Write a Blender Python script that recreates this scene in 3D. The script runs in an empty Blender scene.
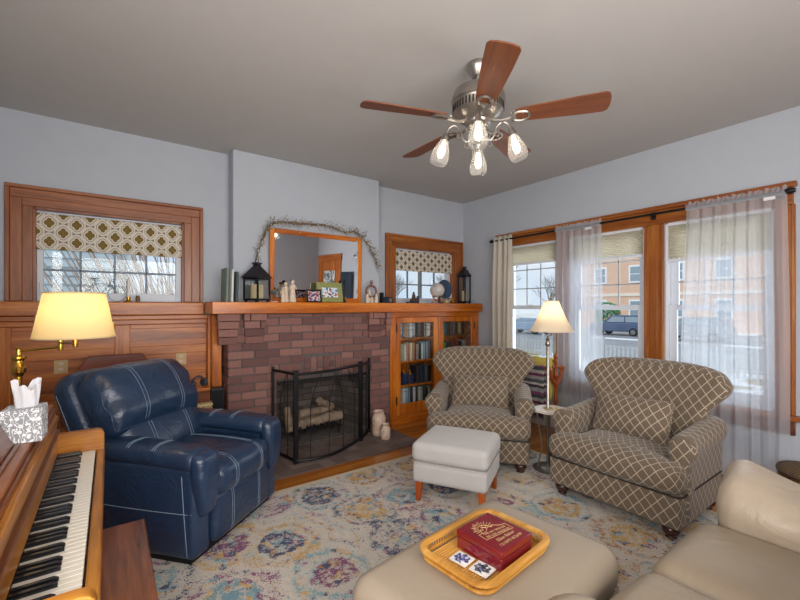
import bpy, math, random
from mathutils import Vector as V, Matrix as Mx
random.seed(11)
C = bpy.context.scene.collection
sc = bpy.context.scene
PI = math.pi
R = math.radians

# ---------------------------------------------------------------- camera, light, exposure
cam = bpy.data.objects.new('camera', bpy.data.cameras.new('camera'))
C.objects.link(cam)
cam.location = (0, 0, 1.46)
cam.rotation_euler = (R(90), 0, R(-35.9))
cam.data.sensor_width = 36
cam.data.lens = 401 / 800 * 36
cam.data.shift_y = 7 / 800
cam.data.clip_start = 0.02
cam.data.clip_end = 300
sc.camera = cam
sc.view_settings.view_transform = 'Standard'
sc.view_settings.look = 'None'
sc.view_settings.exposure = 0.56
sc.view_settings.gamma = 1.0
sc.view_settings.use_curve_mapping = False

def L(h):
    h = h.lstrip('#')
    o = []
    for i in (0, 2, 4):
        c = int(h[i:i+2], 16) / 255
        o.append(c / 12.92 if c <= .04045 else ((c + .055) / 1.055) ** 2.4)
    return (o[0], o[1], o[2], 1)

w = bpy.data.worlds.new('winter_sky'); sc.world = w; w.use_nodes = True
wn = w.node_tree
bg = wn.nodes['Background']
tc = wn.nodes.new('ShaderNodeTexCoord'); ns = wn.nodes.new('ShaderNodeTexNoise'); cr = wn.nodes.new('ShaderNodeValToRGB')
ns.inputs['Scale'].default_value = 2.2; ns.inputs['Detail'].default_value = 6
wn.links.new(tc.outputs['Generated'], ns.inputs['Vector']); wn.links.new(ns.outputs['Fac'], cr.inputs['Fac'])
cr.color_ramp.elements[0].position = .38; cr.color_ramp.elements[0].color = (.62, .76, .95, 1)
cr.color_ramp.elements[1].position = .62; cr.color_ramp.elements[1].color = (.95, .97, 1, 1)
wn.links.new(cr.outputs['Color'], bg.inputs['Color'])
bg.inputs['Strength'].default_value = 0.72

def light(name, typ, loc, energy, color=(1, 1, 1), rot=(0, 0, 0), **kw):
    d = bpy.data.lights.new(name, typ); d.energy = energy; d.color = color
    for k, v in kw.items(): setattr(d, k, v)
    o = bpy.data.objects.new(name, d); C.objects.link(o); o.location = loc; o.rotation_euler = rot
    return o
light('sun', 'SUN', (-20, -12, 30), 1.1, (1, .95, .88), (R(48), 0, R(-62)), angle=R(1))
# unseen fill lights added in front of the closed rear and left walls
light('rear_wall_fill', 'AREA', (0.85, -1.36, 1.55), 88, (1, .975, .95), (R(90), 0, 0), shape='RECTANGLE', size=2.7, size_y=1.8)
light('left_wall_fill', 'AREA', (-0.70, 0.2, 1.75), 40, (1, .97, .94), (R(90), 0, R(-90)), shape='RECTANGLE', size=1.5, size_y=1.3)
# daylight at the street windows
light('street_window_daylight', 'AREA', (4.62, 2.2, 1.5), 28, (.90, .95, 1), (R(90), 0, R(90)), shape='RECTANGLE', size=2.8, size_y=1.6)

# ---------------------------------------------------------------- materials
def nd(nt, typ, ins=None, **props):
    n = nt.nodes.new('ShaderNode' + typ)
    for k, v in props.items(): setattr(n, k, v)
    for k, v in (ins or {}).items():
        s = n.inputs[k]
        if isinstance(v, bpy.types.NodeSocket): nt.links.new(v, s)
        else: s.default_value = v
    return n
def mth(nt, op, a, b=0.0, c=None):
    d = {0: a, 1: b}
    if c is not None: d[2] = c
    return nd(nt, 'Math', d, operation=op).outputs[0]
def ramp(nt, fac, stops, interp='LINEAR'):
    n = nd(nt, 'ValToRGB', {'Fac': fac}); r = n.color_ramp; r.interpolation = interp
    while len(r.elements) < len(stops): r.elements.new(.5)
    for e, (p, c) in zip(r.elements, stops): e.position = p; e.color = c
    return n.outputs['Color']
def mixc(nt, f, a, b, mode='MIX'):
    n = nd(nt, 'Mix', {0: f, 6: a, 7: b}, data_type='RGBA', blend_type=mode)
    return n.outputs[2]
MATS = {}
def new(name):
    m = bpy.data.materials.new(name); m.use_nodes = True
    nt = m.node_tree; p = nt.nodes['Principled BSDF']
    MATS[name] = m
    return m, nt, p
def setp(nt, p, **kw):
    names = dict(color='Base Color', rough='Roughness', metal='Metallic', spec='Specular IOR Level', coat='Coat Weight', coatr='Coat Roughness',
                 sheen='Sheen Weight', ecol='Emission Color', estr='Emission Strength', trans='Transmission Weight', ior='IOR', alpha='Alpha', normal='Normal')
    for k, v in kw.items():
        s = p.inputs[names[k]]
        if isinstance(v, bpy.types.NodeSocket): nt.links.new(v, s)
        else: s.default_value = v
def bump(nt, h, strength, dist=.01):
    return nd(nt, 'Bump', {'Height': h, 'Strength': strength, 'Distance': dist}).outputs[0]
def objc(nt): return nd(nt, 'TexCoord').outputs['Object']
def uvc(nt): return nd(nt, 'TexCoord').outputs['UV']
def scl(nt, v, s): return nd(nt, 'Mapping', {'Vector': v, 'Scale': s}).outputs[0]
def noise(nt, v, scale, detail=4, rough=.5, dist=0): return nd(nt, 'TexNoise', {'Vector': v, 'Scale': scale, 'Detail': detail, 'Roughness': rough, 'Distortion': dist}).outputs['Fac']

def plain(name, color, rough=.5, metal=0, var=.08, vs=8, bs=0, bscale=60, **kw):
    m, nt, p = new(name)
    o = objc(nt)
    f = noise(nt, o, vs, 5)
    dk = tuple(c * (1 - var) for c in color[:3]) + (1,); lt = tuple(min(1, c * (1 + var)) for c in color[:3]) + (1,)
    setp(nt, p, color=ramp(nt, f, [(.3, dk), (.7, lt)]), rough=rough, metal=metal, **kw)
    if bs: setp(nt, p, normal=bump(nt, noise(nt, o, bscale, 3), bs))
    return m
def wood(name, dark, mid, light_, axis='x', rough=.38, k=1.0, coat=.15):
    m, nt, p = new(name)
    o = objc(nt)
    s = {'x': (1.2, 16, 16), 'y': (16, 1.2, 16), 'z': (16, 16, 1.2)}[axis]
    v = scl(nt, o, tuple(a * k for a in s))
    f1 = noise(nt, v, 1.0, 8, .62, .6)
    f2 = noise(nt, scl(nt, o, tuple(a * k * .3 for a in s)), 1.0, 3, .5, 1.5)
    fine = noise(nt, scl(nt, o, tuple(a * k * 6 for a in s)), 1.0, 2, .5)
    f = mth(nt, 'ADD', mth(nt, 'MULTIPLY', f1, .6), mth(nt, 'MULTIPLY', f2, .4))
    f = mth(nt, 'ADD', f, mth(nt, 'MULTIPLY', mth(nt, 'SUBTRACT', fine, .5), .22))
    col = ramp(nt, f, [(.34, dark), (.5, mid), (.66, light_)])
    setp(nt, p, color=col, rough=rough, coat=coat, coatr=.25, normal=bump(nt, fine, .08, .003))
    return m
def emis(name, color, s):
    m, nt, p = new(name); setp(nt, p, color=color, ecol=color, estr=s); return m

wall_m = plain('wall_paint', L('b4bac3'), .85, var=.015, bs=.03, bscale=200)
ceil_m = plain('ceiling_paint', L('bab8b6'), .9, var=.015, bs=.03, bscale=180)
OD, OM, OL_ = L('71390f'), L('a15a1f'), L('c4802f')
oak = {a: wood('oak_' + a, L('7d3d0c'), L('b2611a'), L('d08530'), a) for a in 'xyz'}
cas = {a: wood('casing_oak_' + a, L('6a3a1b'), L('8d5230'), L('a56c42'), a) for a in 'xyz'}
caso = {a: wood('amber_casing_' + a, L('6f380c'), L('95521a'), L('b0702c'), a) for a in 'xyz'}
mant = {a: wood('mantel_oak_' + a, L('8c430a'), L('bf6616'), L('e08a2a'), a, rough=.3) for a in 'xyz'}
pia = {a: wood('piano_oak_' + a, L('7a4512'), L('a8691f'), L('c9892f'), a, rough=.3) for a in 'xyz'}
walnut = {a: wood('walnut_' + a, L('4a2412'), L('6e3a20'), L('8a5230'), a, rough=.3) for a in 'xyz'}
redw = {a: wood('red_wood_' + a, L('8a3c10'), L('a84e18'), L('c06424'), a, rough=.35) for a in 'xyz'}
bladew = wood('fan_blade_cherry', L('54260f'), L('743d1b'), L('8c5028'), 'x', rough=.5, coat=.0)
darkw = plain('dark_turned_wood', L('3a1c12'), .3, coat=.4)
white_p = plain('white_vinyl', L('d6dbe4'), .45, var=.02)
white_w = plain('white_painted_wood', L('dfe2e8'), .5, var=.02)
black_m = plain('black_metal', L('15161a'), .45, metal=.4, var=.1)
iron = plain('black_iron', L('1b1a1b'), .55, metal=.3, var=.15, bs=.2)
nickel = plain('antique_nickel', L('a39d96'), .34, metal=.9, var=.2, vs=14)
brass = plain('polished_brass', L('d9a94a'), .2, metal=1, var=.05)
lead = plain('lead_came', L('8a8f92'), .4, metal=.7, var=.1)
lead_dark = plain('brown_came', L('6b5a3c'), .4, metal=.5)
cream_cer = plain('cream_ceramic', L('d8c7b2'), .4, var=.18, vs=30)
whitec = plain('white_ceramic', L('e4e0da'), .4)
mortar = plain('mortar', L('635c5b'), .95, var=.2, vs=30, bs=.3)

def brick(name, stops, bs=.5):
    m, nt, p = new(name)
    o = objc(nt); g = nd(nt, 'NewGeometry').outputs['Random Per Island']
    n1 = noise(nt, o, 40, 5, .6)
    f = mth(nt, 'ADD', mth(nt, 'MULTIPLY', g, .62), mth(nt, 'MULTIPLY', n1, .40))
    setp(nt, p, color=ramp(nt, f, stops), rough=.82, spec=.3, normal=bump(nt, noise(nt, o, 90, 5), bs, .006))
    return m
brick_m = brick('purple_brown_brick', [(.1, L('5d4544')), (.35, L('775450')), (.6, L('866059')), (.8, L('946c63')), (.97, L('635150'))])
hearth_m = brick('hearth_tile', [(.1, L('62544f')), (.5, L('73635d')), (.9, L('85746c'))])
soot_m = brick('sooty_firebrick', [(.1, L('4a4240')), (.5, L('665c57')), (.9, L('80746b'))])

def floor_mat():
    m, nt, p = new('oak_strip_floor')
    o = objc(nt)
    b = nd(nt, 'TexBrick', {'Vector': o, 'Scale': 1, 'Mortar Size': .0015, 'Brick Width': .9, 'Row Height': .058, 'Bias': 0.0,
                             'Color1': (0, 0, 0, 1), 'Color2': (1, 1, 1, 1), 'Mortar': (.5, .5, .5, 1)}, offset=.37, squash=1)
    v = scl(nt, o, (1.2, 22, 1))
    f = noise(nt, v, 1, 8, .6, .5)
    sp = nd(nt, 'SeparateColor', {0: b.outputs['Color']}).outputs[0]
    ff = mth(nt, 'ADD', mth(nt, 'MULTIPLY', f, .75), mth(nt, 'MULTIPLY', sp, .25))
    col = ramp(nt, ff, [(.3, L('8a4c16')), (.5, L('b06a24')), (.7, L('cf8c3a'))])
    col = mixc(nt, b.outputs['Fac'], col, L('4a260c'))
    setp(nt, p, color=col, rough=.28, coat=.3, coatr=.15)
    return m
floor_m = floor_mat()

def rug_mat():
    m, nt, p = new('distressed_medallion_rug')
    o = objc(nt)
    wob = nd(nt, 'TexNoise', {'Vector': o, 'Scale': 7, 'Detail': 5})
    ov = nd(nt, 'VectorMath', {0: o, 1: nd(nt, 'VectorMath', {0: wob.outputs['Color'], 3: .16}, operation='SCALE').outputs[0]}, operation='ADD').outputs[0]
    vo = nd(nt, 'TexVoronoi', {'Vector': ov, 'Scale': 2.25, 'Randomness': .55}, feature='F1', distance='EUCLIDEAN')
    d = vo.outputs['Distance']
    rnd = nd(nt, 'SeparateColor', {0: vo.outputs['Color']}).outputs[0]
    small = nd(nt, 'TexVoronoi', {'Vector': ov, 'Scale': 26, 'Randomness': 1.0})
    sr = nd(nt, 'SeparateColor', {0: small.outputs['Color']})
    pal = lambda f: ramp(nt, f, [(0, L('2c3a63')), (.16, L('c09a58')), (.3, L('6d97a6')), (.44, L('a3743f')), (.58, L('7d3a69')), (.72, L('7fa3ad')), (.86, L('c7a05e')), (.95, L('34466f'))], 'CONSTANT')
    ringf = mth(nt, 'FRACT', mth(nt, 'ADD', mth(nt, 'MULTIPLY', rnd, 1.0), mth(nt, 'MULTIPLY', mth(nt, 'FLOOR', mth(nt, 'MULTIPLY', d, 3.1)), .23)))
    c1 = pal(ringf)
    c2 = pal(sr.outputs[0])
    cc = mixc(nt, mth(nt, 'GREATER_THAN', sr.outputs[1], .66), c1, c2)
    ring = mth(nt, 'SINE', mth(nt, 'MULTIPLY', d, 30))
    nz = noise(nt, o, 34, 5, .7)
    nz2 = noise(nt, o, 120, 3, .6)
    nz3 = noise(nt, o, 5, 3, .5)
    f = mth(nt, 'ADD', mth(nt, 'MULTIPLY', nz, 1.0), mth(nt, 'MULTIPLY', ring, .07))
    f = mth(nt, 'ADD', f, mth(nt, 'MULTIPLY', mth(nt, 'SUBTRACT', nz2, .5), .9))
    f = mth(nt, 'ADD', f, mth(nt, 'MULTIPLY', mth(nt, 'SUBTRACT', .46, d), .36))
    f = mth(nt, 'ADD', f, mth(nt, 'MULTIPLY', mth(nt, 'SUBTRACT', nz3, .5), .35))
    mask = nd(nt, 'MapRange', {0: f, 1: .478, 2: .60, 3: 0, 4: .92}).outputs[0]
    base = ramp(nt, nz, [(.35, L('c2bab0')), (.65, L('dad3c8'))])
    col = mixc(nt, mask, base, cc)
    setp(nt, p, color=col, rough=.95, spec=.1, sheen=.1, normal=bump(nt, nz2, .4, .006))
    return m
rug_m = rug_mat()

def diamond_mat():
    m, nt, p = new('taupe_diamond_upholstery')
    u = nd(nt, 'SeparateXYZ', {0: uvc(nt)})
    a = mth(nt, 'MULTIPLY', u.outputs[0], 1 / .072); b = mth(nt, 'MULTIPLY', u.outputs[1], 1 / .088)
    def line(q):
        fr = mth(nt, 'ABSOLUTE', mth(nt, 'SUBTRACT', mth(nt, 'FRACT', q), .5))
        return mth(nt, 'GREATER_THAN', fr, .455)
    ln = mth(nt, 'MAXIMUM', line(mth(nt, 'ADD', a, b)), line(mth(nt, 'SUBTRACT', a, b)))
    o = objc(nt); n1 = noise(nt, o, 220, 3, .6); n2 = noise(nt, o, 700, 2)
    base = ramp(nt, n1, [(.3, L('5d5044')), (.7, L('7a6b5b'))])
    col = mixc(nt, mth(nt, 'MULTIPLY', ln, .85), base, L('bfb19c'))
    h = mth(nt, 'ADD', mth(nt, 'MULTIPLY', ln, .6), mth(nt, 'MULTIPLY', n2, .4))
    setp(nt, p, color=col, rough=.9, spec=.2, sheen=.25, normal=bump(nt, h, .35, .004))
    return m
diamond = diamond_mat()

def leather(name, c, rough, wr, dark=.75, scale=7):
    m, nt, p = new(name)
    o = objc(nt)
    w1 = noise(nt, o, scale, 5, .55, .8); w2 = noise(nt, o, 350, 2)
    big = noise(nt, o, 3.5, 3)
    col = ramp(nt, big, [(.3, tuple(x * dark for x in c[:3]) + (1,)), (.7, c)])
    h = mth(nt, 'ADD', mth(nt, 'MULTIPLY', w1, 1.0), mth(nt, 'MULTIPLY', w2, .03))
    setp(nt, p, color=col, rough=rough, spec=.5, coat=.25 if rough < .35 else 0, coatr=.18, normal=bump(nt, h, wr, .03))
    return m
navy = leather('navy_leather', L('223754'), .29, .55)
beige_l = leather('beige_leather', L('9c8c77'), .42, .35, .9, 5)
beige_o = leather('beige_ottoman_leather', L('a39583'), .5, .22, .93, 4)
stitch = plain('pale_stitching', L('7b8fa3'), .8)
offwhite = plain('offwhite_linen', L('bbb8b6'), .9, var=.03, bs=.15, bscale=500, sheen=.2)

def cloth(name, c, opac, transl=.6):
    m = bpy.data.materials.new(name); m.use_nodes = True; nt = m.node_tree; nt.nodes.clear()
    n1 = noise(nt, nd(nt, 'TexCoord').outputs['Object'], 300, 2)
    col = ramp(nt, n1, [(.3, tuple(x * .93 for x in c[:3]) + (1,)), (.7, c)])
    df = nd(nt, 'BsdfDiffuse', {'Color': col}); tl = nd(nt, 'BsdfTranslucent', {'Color': col}); tr = nd(nt, 'BsdfTransparent')
    a = nd(nt, 'MixShader', {0: transl, 1: df.outputs[0], 2: tl.outputs[0]})
    b = nd(nt, 'MixShader', {0: opac, 1: tr.outputs[0], 2: a.outputs[0]})
    nd(nt, 'OutputMaterial', {0: b.outputs[0]})
    return m
sheer = cloth('white_sheer', (.80, .85, .93, 1), .49, .5)
drape = cloth('cream_drape', L('d9d2c6'), 1.0, .25)
cell = cloth('cream_cellular_shade', L('d6cfbd'), 1.0, .35)
shade_w = cloth('ivory_shade_fabric', L('fff0d8'), 1.0, .55)
shade_y = cloth('pleated_cream_shade', L('ffe9b8'), 1.0, .55)
tissue_m = cloth('tissue_paper', (.80, .80, .83, 1), 1.0, .3)

def glass_mat(name, tint=(1, 1, 1, 1), refl=.06, rough=.02):
    m = bpy.data.materials.new(name); m.use_nodes = True; nt = m.node_tree; nt.nodes.clear()
    fr = nd(nt, 'Fresnel', {'IOR': 1.45}); tr = nd(nt, 'BsdfTransparent', {'Color': tint}); gl = nd(nt, 'BsdfGlossy', {'Roughness': rough})
    f = mth(nt, 'MULTIPLY', fr.outputs[0], refl / .04)
    b = nd(nt, 'MixShader', {0: f, 1: tr.outputs[0], 2: gl.outputs[0]})
    nd(nt, 'OutputMaterial', {0: b.outputs[0]})
    return m
pane = glass_mat('window_glass', (.96, .98, .98, 1), .03)
cabglass = glass_mat('cabinet_glass', (.97, .98, .98, 1), .012)
seeded = cloth('seeded_glass', (.85, .84, .82, 1), .24, .6)
mirror_m, _nt, _p = new('mirror_silver'); setp(_nt, _p, color=(.86, .88, .9, 1), metal=1, rough=.0)
mesh_m = cloth('black_screen_mesh', (.03, .03, .03, 1), .12, 0)

def quatrefoil(name, sc_, c1, c2, cl):
    m, nt, p = new(name)
    u = nd(nt, 'SeparateXYZ', {0: uvc(nt)})
    a = mth(nt, 'MULTIPLY', u.outputs[0], sc_[0]); b = mth(nt, 'MULTIPLY', u.outputs[1], sc_[1])
    def foil(off):
        x = mth(nt, 'ABSOLUTE', mth(nt, 'SUBTRACT', mth(nt, 'FRACT', mth(nt, 'ADD', a, off)), .5))
        y = mth(nt, 'ABSOLUTE', mth(nt, 'SUBTRACT', mth(nt, 'FRACT', mth(nt, 'ADD', b, off)), .5))
        def hyp(dx, dy):
            xx = mth(nt, 'SUBTRACT', mth(nt, 'MULTIPLY', x, 1.42), dx); yy = mth(nt, 'SUBTRACT', y, dy)
            return mth(nt, 'SQRT', mth(nt, 'ADD', mth(nt, 'MULTIPLY', xx, xx), mth(nt, 'MULTIPLY', yy, yy)))
        return mth(nt, 'MINIMUM', hyp(.14, 0), hyp(0, .14))
    d = mth(nt, 'MINIMUM', foil(0.0), foil(.5))
    col = ramp(nt, d, [(0, c1), (.128, cl), (.205, c2), (.238, cl), (.345, c2)], 'CONSTANT')
    setp(nt, p, color=col, rough=.9, spec=.2)
    return m
shade_pat = quatrefoil('olive_quatrefoil_fabric', (5.6, 6.5), L('7a6536'), L('7d776c'), L('d6cec0'))
shade_pat2 = quatrefoil('small_quatrefoil_fabric', (7.4, 8.6), L('6a5a3c'), L('77705f'), L('d6cec0'))

def voro(name, stops, scale, coords='obj', rough=.7, bw=0):
    m, nt, p = new(name)
    v = objc(nt) if coords == 'obj' else uvc(nt)
    t = nd(nt, 'TexVoronoi', {'Vector': v, 'Scale': scale})
    f = nd(nt, 'SeparateColor', {0: t.outputs['Color']}).outputs[0]
    setp(nt, p, color=ramp(nt, f, stops, 'CONSTANT'), rough=rough)
    return m
photo1 = voro('family_photo', [(0, L('c98f7f')), (.2, L('2c3e78')), (.4, L('b9c4d6')), (.55, L('b03a40')), (.7, L('e0b9a5')), (.85, L('34406a'))], 55)
photo2 = voro('snapshot_print', [(0, L('b8d3e8')), (.25, L('e6e6ea')), (.45, L('c4756a')), (.6, L('5a7a96')), (.75, L('d9e4ee')), (.9, L('3e4d60'))], 45)

def floral_box():
    m, nt, p = new('grey_floral_card')
    o = objc(nt)
    t = nd(nt, 'TexVoronoi', {'Vector': o, 'Scale': 58})
    pet = mth(nt, 'LESS_THAN', t.outputs['Distance'], .38); hole = mth(nt, 'LESS_THAN', t.outputs['Distance'], .13)
    wv = nd(nt, 'TexWave', {'Vector': o, 'Scale': 26, 'Distortion': 12, 'Detail': 2, 'Detail Scale': 2}).outputs['Fac']
    vine = mth(nt, 'GREATER_THAN', wv, .88)
    f = mth(nt, 'MAXIMUM', mth(nt, 'SUBTRACT', pet, hole), vine)
    setp(nt, p, color=mixc(nt, f, L('8f9196'), L('e8e8ea')), rough=.7)
    return m
floral = floral_box()

def weave(name, c1, c2, s, axis=(1, 1, 1)):
    m, nt, p = new(name)
    o = scl(nt, objc(nt), axis)
    ck = nd(nt, 'TexChecker', {'Vector': o, 'Scale': s, 'Color1': c1, 'Color2': c2}).outputs[0]
    setp(nt, p, color=ck, rough=.7)
    return m
rattan = wood('honey_rattan', L('a06a22'), L('c99040'), L('e2b060'), 'x', rough=.4)
wick_cream = weave('cream_wicker', L('cbb283'), L('8a6f45'), 55)
wick_dark = weave('mottled_wicker', L('7d6134'), L('3a2c1c'), 60)

def stripes(name, stops, scale):
    m, nt, p = new(name)
    z = nd(nt, 'SeparateXYZ', {0: objc(nt)}).outputs[2]
    nz = noise(nt, objc(nt), 40, 3)
    f = mth(nt, 'FRACT', mth(nt, 'ADD', mth(nt, 'MULTIPLY', z, scale), mth(nt, 'MULTIPLY', nz, .06)))
    setp(nt, p, color=ramp(nt, f, stops, 'CONSTANT'), rough=.95, sheen=.2)
    return m
blanket_m = stripes('striped_wool', [(0, L('4a4a50')), (.12, L('8d8a88')), (.24, L('5d2440')), (.34, L('a09c98')), (.46, L('3c3d48')), (.58, L('77355a')), (.68, L('8a8a8e')), (.82, L('3b2a33')), (.92, L('b3b0ac'))], 3.2)
yellow_q = plain('yellow_quilt', L('cdbb62'), .95, var=.12, vs=30, bs=.3, bscale=60)

# ---------------------------------------------------------------- mesh helpers
class M:
    def __init__(s, x=None): s.v = []; s.f = []; s.x = x; s.luv = {}
    def add(s, vs, fs):
        b = len(s.v)
        s.v += [tuple(s.x @ V(p)) if s.x else tuple(p) for p in vs]
        s.f += [tuple(b + i for i in f) for f in fs]
        return s
    def box(s, x0, x1, y0, y1, z0, z1):
        vs = [(x, y, z) for x in (x0, x1) for y in (y0, y1) for z in (z0, z1)]
        return s.add(vs, [(0, 1, 3, 2), (4, 6, 7, 5), (0, 4, 5, 1), (2, 3, 7, 6), (0, 2, 6, 4), (1, 5, 7, 3)])
    def prism(s, poly, axis, a0, a1):
        n = len(poly)
        mk = {'x': lambda p, a: (a, p[0], p[1]), 'y': lambda p, a: (p[0], a, p[1]), 'z': lambda p, a: (p[0], p[1], a)}[axis]
        vs = [mk(p, a0) for p in poly] + [mk(p, a1) for p in poly]
        fs = [tuple(range(n - 1, -1, -1)), tuple(range(n, 2 * n))] + [(i, (i + 1) % n, n + (i + 1) % n, n + i) for i in range(n)]
        return s.add(vs, fs)
    def loft(s, rings, caps=True, closed=True):
        n = len(rings[0]); vs = [p for r in rings for p in r]; fs = []
        for k in range(len(rings) - 1):
            for i in range(n if closed else n - 1):
                j = (i + 1) % n
                fs.append((k * n + i, k * n + j, (k + 1) * n + j, (k + 1) * n + i))
        if caps: fs += [tuple(range(n - 1, -1, -1)), tuple(range((len(rings) - 1) * n, len(rings) * n))]
        return s.add(vs, fs)
    def lathe(s, prof, c=(0, 0, 0), n=20, cap=True):
        rings = [[(c[0] + max(r, 1e-4) * math.cos(2 * PI * i / n), c[1] + max(r, 1e-4) * math.sin(2 * PI * i / n), c[2] + z) for i in range(n)] for r, z in prof]
        return s.loft(rings, cap)
    def tube(s, pts, r, n=8, closed=False):
        pts = [V(p) for p in pts]; k = len(pts); rings = []
        up = None
        for i, p in enumerate(pts):
            a = pts[(i - 1) % k] if (closed or i > 0) else p; b = pts[(i + 1) % k] if (closed or i < k - 1) else p
            t = (b - a)
            if t.length < 1e-9: t = V((0, 0, 1))
            t.normalize()
            if up is None: up = V((0, 0, 1)) if abs(t.z) < .9 else V((1, 0, 0))
            e1 = up - t * up.dot(t)
            if e1.length < 1e-6: e1 = t.orthogonal()
            e1.normalize(); e2 = t.cross(e1); up = e1
            rr = r[i] if isinstance(r, (list, tuple)) else r
            rings.append([tuple(p + e1 * (rr * math.cos(2 * PI * j / n)) + e2 * (rr * math.sin(2 * PI * j / n))) for j in range(n)])
        if closed: rings.append(rings[0]); return s.loft(rings, False)
        return s.loft(rings, True)
    def ball(s, c, r, n=12, sq=(1, 1, 1)):
        m_ = n // 2
        rings = [[(c[0] + sq[0] * r * max(math.sin(PI * k / m_), 1e-3) * math.cos(2 * PI * i / n), c[1] + sq[1] * r * max(math.sin(PI * k / m_), 1e-3) * math.sin(2 * PI * i / n), c[2] - sq[2] * r * math.cos(PI * k / m_)) for i in range(n)] for k in range(m_ + 1)]
        return s.loft(rings, True)
    def rb(s, f, h, r, n=8, k=3):
        ax = []
        for hh in h:
            inn = (hh - r) / hh; e = [inn + (r * math.tan(q * PI / 4 / k)) / hh for q in range(1, k + 1)]
            m_ = max(2, int(n * max(1, hh / max(h) * 1)))
            mid = [-inn + 2 * inn * i / m_ for i in range(m_ + 1)]
            ax.append([-q for q in reversed(e)] + mid + e)
        N = [len(a) for a in ax]; ids = {}; vs = []; fs = []
        def vid(i, j, q):
            t = (i, j, q)
            if t not in ids:
                ids[t] = len(vs); vs.append(tuple(f((ax[0][i], ax[1][j], ax[2][q]))))
            return ids[t]
        f0 = len(s.f); lu = []
        def uvp(d, side, t):
            x, y, z = [ax[q][t[q]] * h[q] for q in range(3)]
            if d == 0: return ((1 if side else -1) * (h[0] + (y + h[1])), z)
            if d == 1: return (x, z) if side == 0 else (x, 2 * h[2] + 2 * h[1] - z)
            return (x, h[2] + (y + h[1])) if side else (x, -h[2] - (y + h[1]))
        for d in range(3):
            a, b = [q for q in range(3) if q != d]
            for side in (0, N[d] - 1):
                for i in range(N[a] - 1):
                    for j in range(N[b] - 1):
                        q = []; qu = {}
                        for (ii, jj) in ((i, j), (i + 1, j), (i + 1, j + 1), (i, j + 1)):
                            t = [0, 0, 0]; t[d] = side; t[a] = ii; t[b] = jj
                            q.append(vid(*t)); qu[q[-1] + len(s.v)] = uvp(d, side, t)
                        fs.append(tuple(q)); lu.append(qu)
        for i, qu in enumerate(lu): s.luv[f0 + i] = qu
        return s.add(vs, fs)
    def build(s, name, mat, parent=None, smooth=True, ang=38, bevel=0, uv=None, kind=None, seg=2, sub=0):
        me = bpy.data.meshes.new(name); me.from_pydata(s.v, [], s.f)
        import bmesh
        bm = bmesh.new(); bm.from_mesh(me); bmesh.ops.recalc_face_normals(bm, faces=bm.faces); bm.to_mesh(me); bm.free()
        if uv == 'box':
            l = me.uv_layers.new(name='uv').data
            for p in me.polygons:
                n = p.normal; a = max(range(3), key=lambda i: abs(n[i]))
                for li in p.loop_indices:
                    c = me.vertices[me.loops[li].vertex_index].co
                    l[li].uv = ((c.y, c.z) if a == 0 else (c.x, c.z) if a == 1 else (c.x, c.y))
        elif uv == 'wrap':
            l = me.uv_layers.new(name='uv').data
            for p in me.polygons:
                q = s.luv.get(p.index)
                for li in p.loop_indices:
                    vi = me.loops[li].vertex_index; c = me.vertices[vi].co; n = p.normal
                    l[li].uv = q[vi] if q else ((c.x, c.z) if abs(n.y) > .7 else (c.y, c.z))
        elif uv == 'bend':   # continuous unwrap across a front-to-top turn
            l = me.uv_layers.new(name='uv').data
            for p in me.polygons:
                n = p.normal
                for li in p.loop_indices:
                    c = me.vertices[me.loops[li].vertex_index].co
                    l[li].uv = (c.y, c.z) if abs(n.x) > .8 else (c.x, c.z - c.y)
        if mat: me.materials.append(mat)
        if smooth:
            me.polygons.foreach_set('use_smooth', [True] * len(me.polygons))
            me.set_sharp_from_angle(angle=R(ang))
        o = bpy.data.objects.new(name, me); C.objects.link(o)
        if parent: o.parent = parent
        if bevel:
            b = o.modifiers.new('bevel', 'BEVEL'); b.width = bevel; b.segments = seg; b.limit_method = 'ANGLE'; b.angle_limit = R(40)
        if sub:
            b = o.modifiers.new('subdivision', 'SUBSURF'); b.levels = sub; b.render_levels = sub
        if kind: o['kind'] = kind
        return o

def rbf(h, r, deform=None, c=(0, 0, 0), rot=None):
    h = V(h); cc = V(c)
    def f(p):
        q = V((p[0] * h.x, p[1] * h.y, p[2] * h.z))
        i = V([max(-h[k] + r, min(h[k] - r, q[k])) for k in range(3)])
        d = q - i
        if d.length > 1e-9: q = i + d.normalized() * r
        if deform: q = V(deform(q))
        if rot is not None: q = rot @ q
        return q + cc
    return f
def rbox(h, r, c=(0, 0, 0), deform=None, rot=None, n=8, m=None, k=3):
    m = m or M(); m.rb(rbf(h, r, deform, c, rot), h, r, n, k); return m
def puff(h, az, ax=0, ay=0, p=2.2):
    def d(q):
        x, y, z = q.x / h[0], q.y / h[1], q.z / h[2]
        g = lambda t: max(0, 1 - abs(t) ** p)
        return (q.x + ax * x * g(y) * g(z), q.y + ay * y * g(x) * g(z), q.z + az * z * g(x) * g(y))
    return d
def tag(o, label, cat, group=None, kind=None):
    o['label'] = label; o['category'] = cat
    if group: o['group'] = group
    if kind: o['kind'] = kind
    return o
def thing(name, label, cat, loc=(0, 0, 0), rz=0, group=None):
    o = bpy.data.objects.new(name, None); C.objects.link(o); o.empty_display_size = .1
    o.location = loc; o.rotation_euler = (0, 0, rz)
    return tag(o, label, cat, group)
def struct(name, m, mat, parent=None, **k):
    o = m.build(name, mat, parent, **k)
    if not parent: o['kind'] = 'structure'
    return o
def sempty(name, loc=(0, 0, 0)):
    o = bpy.data.objects.new(name, None); C.objects.link(o); o.location = loc; o['kind'] = 'structure'; return o
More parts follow.
